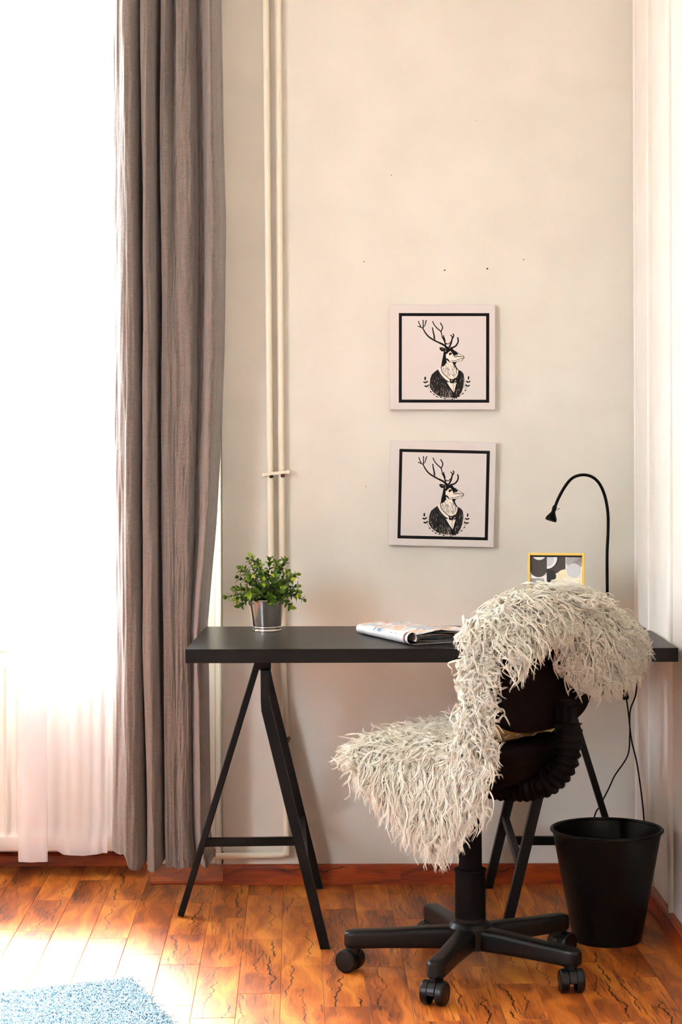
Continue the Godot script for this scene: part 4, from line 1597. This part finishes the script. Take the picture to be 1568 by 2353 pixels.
func plant() -> void:
	var t := thing("potted_plant", "small bushy green plant in a silver metal pot on the desk", "plant", Vector3(-0.268, 0.74, 0.28))
	var steel := paint(Color(0.80, 0.79, 0.77), 0.2, 1.0)
	var s := Shape.new()
	s.lathe(PackedVector2Array([Vector2(0.00001, 0.001), Vector2(0.0365, 0.001), Vector2(0.0380, 0.0), Vector2(0.0385, 0.002), Vector2(0.0382, 0.0045), Vector2(0.0370, 0.0065), Vector2(0.0372, 0.0085), Vector2(0.0388, 0.0105), Vector2(0.0386, 0.0125), Vector2(0.0372, 0.0140), Vector2(0.0378, 0.016), Vector2(0.0478, 0.081), Vector2(0.0492, 0.0825), Vector2(0.0492, 0.0845), Vector2(0.0480, 0.0855), Vector2(0.0470, 0.084), Vector2(0.0370, 0.02), Vector2(0.00001, 0.018)]), Transform3D(), 64)
	put("pot", s.mesh(), steel, t)
	s = Shape.new()
	s.lathe(PackedVector2Array([Vector2(0.0455, 0.070), Vector2(0.03, 0.078), Vector2(0.00001, 0.080)]), Transform3D(), 32)
	put("soil", s.mesh(), paint(Color(0.03, 0.022, 0.015), 0.95), t)
	var greens: Array[StandardMaterial3D] = []
	for c in [Color(0.13, 0.23, 0.045), Color(0.26, 0.38, 0.06), Color(0.48, 0.58, 0.10), Color(0.70, 0.76, 0.20)]:
		var g := paint(c, 0.45, 0.0, 0.4)
		g.backlight = c * 0.6
		greens.append(g)
	var leaves: Array[ArrayMesh] = [leaf(0.0165, 0.0108), leaf(0.0145, 0.0100), leaf(0.0185, 0.0115)]
	var stalk := paint(Color(0.10, 0.14, 0.04), 0.6)
	var r := RandomNumberGenerator.new()
	r.seed = 9
	var inner := Shape.new()
	for i in 38:
		# sprigs fan out from the pot, the outer ones almost level
		var around := i * 2.39996
		var out := sqrt((i + 0.5) / 38.0)
		var reach := 0.030 + 0.074 * out + r.randf_range(-0.008, 0.012)
		var high := 0.050 + 0.082 * (1.0 - out * out * 0.80) * r.randf_range(0.75, 1.12)
		var dir := Vector3(cos(around), 0, sin(around))
		var a := dir * 0.022 * out + Vector3(0, 0.072, 0)
		var e := dir * reach + Vector3(0, 0.072 + high - 0.070 * out * out, 0)
		var pth := smooth_path(PackedVector3Array([a, a.lerp(e, 0.45) + Vector3(0, 0.018, 0), e]), 6)
		s = Shape.new()
		s.tube(pth, PackedFloat32Array([0.0011]), 6)
		var stem := put("stem", s.mesh(), stalk, t)
		var m := pth.size()
		for k in range(3, m):
			var along_ := (pth[mini(k + 1, m - 1)] - pth[k - 1]).normalized()
			var turn := k * PI * 0.5 + r.randf_range(-0.3, 0.3)
			var sx := along_.cross(Vector3.UP + dir * 0.1).normalized().rotated(along_, turn)
			for q in [-1.0, 1.0]:
				var out_dir: Vector3 = (sx * q + along_ * (0.55 if k < m - 1 else 1.1)).normalized()
				var nn: Vector3 = (along_ - out_dir * along_.dot(out_dir)).normalized()
				var bs := Basis(nn.cross(out_dir), nn, -out_dir).orthonormalized() * Basis.from_scale(Vector3.ONE * r.randf_range(0.75, 1.1))
				var fresh := 1 if r.randf() < 0.35 else 0
				var g := greens[mini(3, (r.randi() % 2) + fresh + (1 if k > m - 4 and r.randf() < 0.65 else 0))]
				if k > 5 and (k + i) % 2 == 0 or k == m - 1:
					var l := put("leaf", leaves[r.randi() % 3], g, stem)
					l.transform = Transform3D(bs, pth[k])
				else:
					leaf_into(inner, 0.0165, 0.0108, Transform3D(bs, pth[k]))
	var fill := put("inner_leaves", inner.mesh(), greens[1], t)
	fill.set_meta("kind", "stuff")


func leaf(len: float, wide: float) -> ArrayMesh:
	var s := Shape.new()
	leaf_into(s, len, wide, Transform3D())
	return s.mesh()


# a cupped oval leaf growing along -z
func leaf_into(s: Shape, len: float, wide: float, where: Transform3D) -> void:
	var rows := []
	for i in 6:
		var u := i / 5.0
		var half := wide * 0.5 * pow(sin(PI * (0.06 + 0.94 * pow(u, 0.85))), 0.75) if u < 1.0 else 0.0002
		var row := PackedVector3Array()
		for j in 5:
			var v := j / 2.0 - 1.0
			row.append(where * Vector3(v * half, 0.22 * absf(v) * half * 1.4 + 0.0025 * u - 0.004 * u * u, -0.001 - len * u))
		rows.append(row)
	s.grid(rows, true)


func magazine() -> void:
	var t := thing("magazine", "open magazine with its cover rolled back, lying on the desk", "magazine", Vector3(0.04, 0.74, 0.515), 0.0)
	# local axes: along the roll, and across towards the open pages
	var o := Vector3(0.04, 0.0, 0.515)
	var a := Vector3(-0.022, 0, 0.365) - o      # far end of the roll
	var b := Vector3(0.108, 0, 0.668) - o       # near end
	var ax := (b - a).normalized()
	var across := Vector3(0.196, 0, -0.100)
	var white := paint(Color(0.90, 0.90, 0.90), 0.5)
	var cover := textured(cover_print(), 0.32, 0.5)
	# cover: from under the pages to the left, up and round, its edge tucked inside
	var prof := PackedVector3Array()
	prof.append(Vector3(0.86, 0.0012, 0))
	prof.append(Vector3(0.5, 0.0012, 0))
	prof.append(Vector3(0.12, 0.0012, 0))
	var rad := 0.0145
	var s := Shape.new()
	var rows := []
	for i in 13:
		var f := i / 12.0
		var base := a.lerp(b, f)
		var row := PackedVector3Array()
		var r2 := rad * lerpf(0.86, 1.06, f)
		for q in [0.92, 0.6, 0.3, 0.10]:
			row.append(base + across * q + Vector3(0, 0.0012, 0))
		var side := across.normalized()
		for k in 25:
			var an := -PI * 0.5 - TAU * 0.86 * k / 24.0
			var rr := r2 * (1.0 - 0.10 * k / 24.0)
			row.append(base + side * (rr * cos(an) + 0.004) + Vector3(0, r2 + rr * sin(an) + 0.0012, 0))
		rows.append(row)
	# print shows on the outer round of the roll only
	s.grid(rows, false)
	for i in s.uv.size():
		s.uv[i] = Vector2(0.25, 0.02)
	var nj: int = rows[0].size()
	for i in 13:
		for j in nj:
			if j >= 3:
				s.uv[i * nj + j] = Vector2(i / 12.0, 1.12 - float(j - 3) / 15.0)
	cover.texture_repeat = false
	put("cover", s.mesh(), cover, t)
	# inside of the roll, plain paper
	s = Shape.new()
	var inner := []
	for i in 13:
		var row := PackedVector3Array()
		for j in range(4, nj):
			var mid: Vector3 = a.lerp(b, i / 12.0) + across.normalized() * 0.004 + Vector3(0, rad, 0)
			row.append(mid + (rows[i][j] - mid) * Vector3(0.93, 0.93, 0.93))
		inner.append(row)
	s.grid(inner, true)
	put("cover_lining", s.mesh(), white, t)
	# sheets: each lies a little higher and sags between its ends
	var nz := noise(6, 3.0, 2)
	for k in 7:
		s = Shape.new()
		var lift := 0.0024 + 0.0022 * k
		rows = []
		var kx := rng.randf_range(-0.06, 0.03)
		for i in 11:
			var f := i / 10.0
			var row := PackedVector3Array()
			for j in 13:
				var c := j / 12.0
				var base := a.lerp(b, lerpf(0.02, 0.98, f)) + across * lerpf(0.10 - 0.012 * k, 0.97 + kx, c)
				var wave := (nz.get_noise_2d(c * 0.7 + k * 1.7, f * 0.35 + k) + 0.35) * 0.007 * (0.4 + k * 0.14)
				var hump := 0.0085 * sin(PI * clampf(c * 1.25, 0.0, 1.0)) * (k / 6.0) + 0.006 * k / 6.0 * (1.0 - c)
				row.append(base + Vector3(0, lift + maxf(wave, 0.0) + hump, 0))
			rows.append(row)
		s.grid(rows, false)
		put("page", s.mesh(), textured(page_print(40 + k * 5), 0.4), t)


func rug() -> void:
	var m := paint(Color(0.60, 0.71, 0.77), 0.95, 0.0, 0.1)
	var t := thing("rug", "pale blue grey shaggy rug at the lower left, only its corner in view", "rug", Vector3(-0.543, 0, 1.01), 0.0)
	# corner at the origin, sides to the left and to the front
	var e1 := Vector3(-0.905, 0, 0.425)
	var e2 := Vector3(0.352, 0, 0.936)
	var backing := Shape.new()
	var tt := Transform3D(Basis(e1, Vector3.UP, e2), e1 * 0.6 + e2 * 0.8 + Vector3(0, 0.004, 0))
	backing.box(Vector3(1.2, 0.006, 1.6), tt, 0.002)
	put("backing", backing.mesh(), paint(Color(0.30, 0.40, 0.48), 0.95), t)
	var f := Fleece.new()
	var r := RandomNumberGenerator.new()
	r.seed = 33
	for k in 22000:
		var u := pow(r.randf(), 1.0) * 0.80
		var w := r.randf() * 0.55
		var root := e1 * u + e2 * w + Vector3(0, 0.006, 0)
		var d := Vector3(r.randf_range(-1, 1), 0, r.randf_range(-1, 1)) * 0.006
		var h := r.randf_range(0.008, 0.015)
		f.strand(PackedVector3Array([root, root + d * 0.3 + Vector3(0, h * 0.6, 0), root + d + Vector3(0, h, 0), root + d * 2.0 + Vector3(0, h * 0.82, 0)]), 0.0014, 0.0009)
	var pile := put("pile", f.mesh(), m, t)
	pile.set_meta("kind", "stuff")
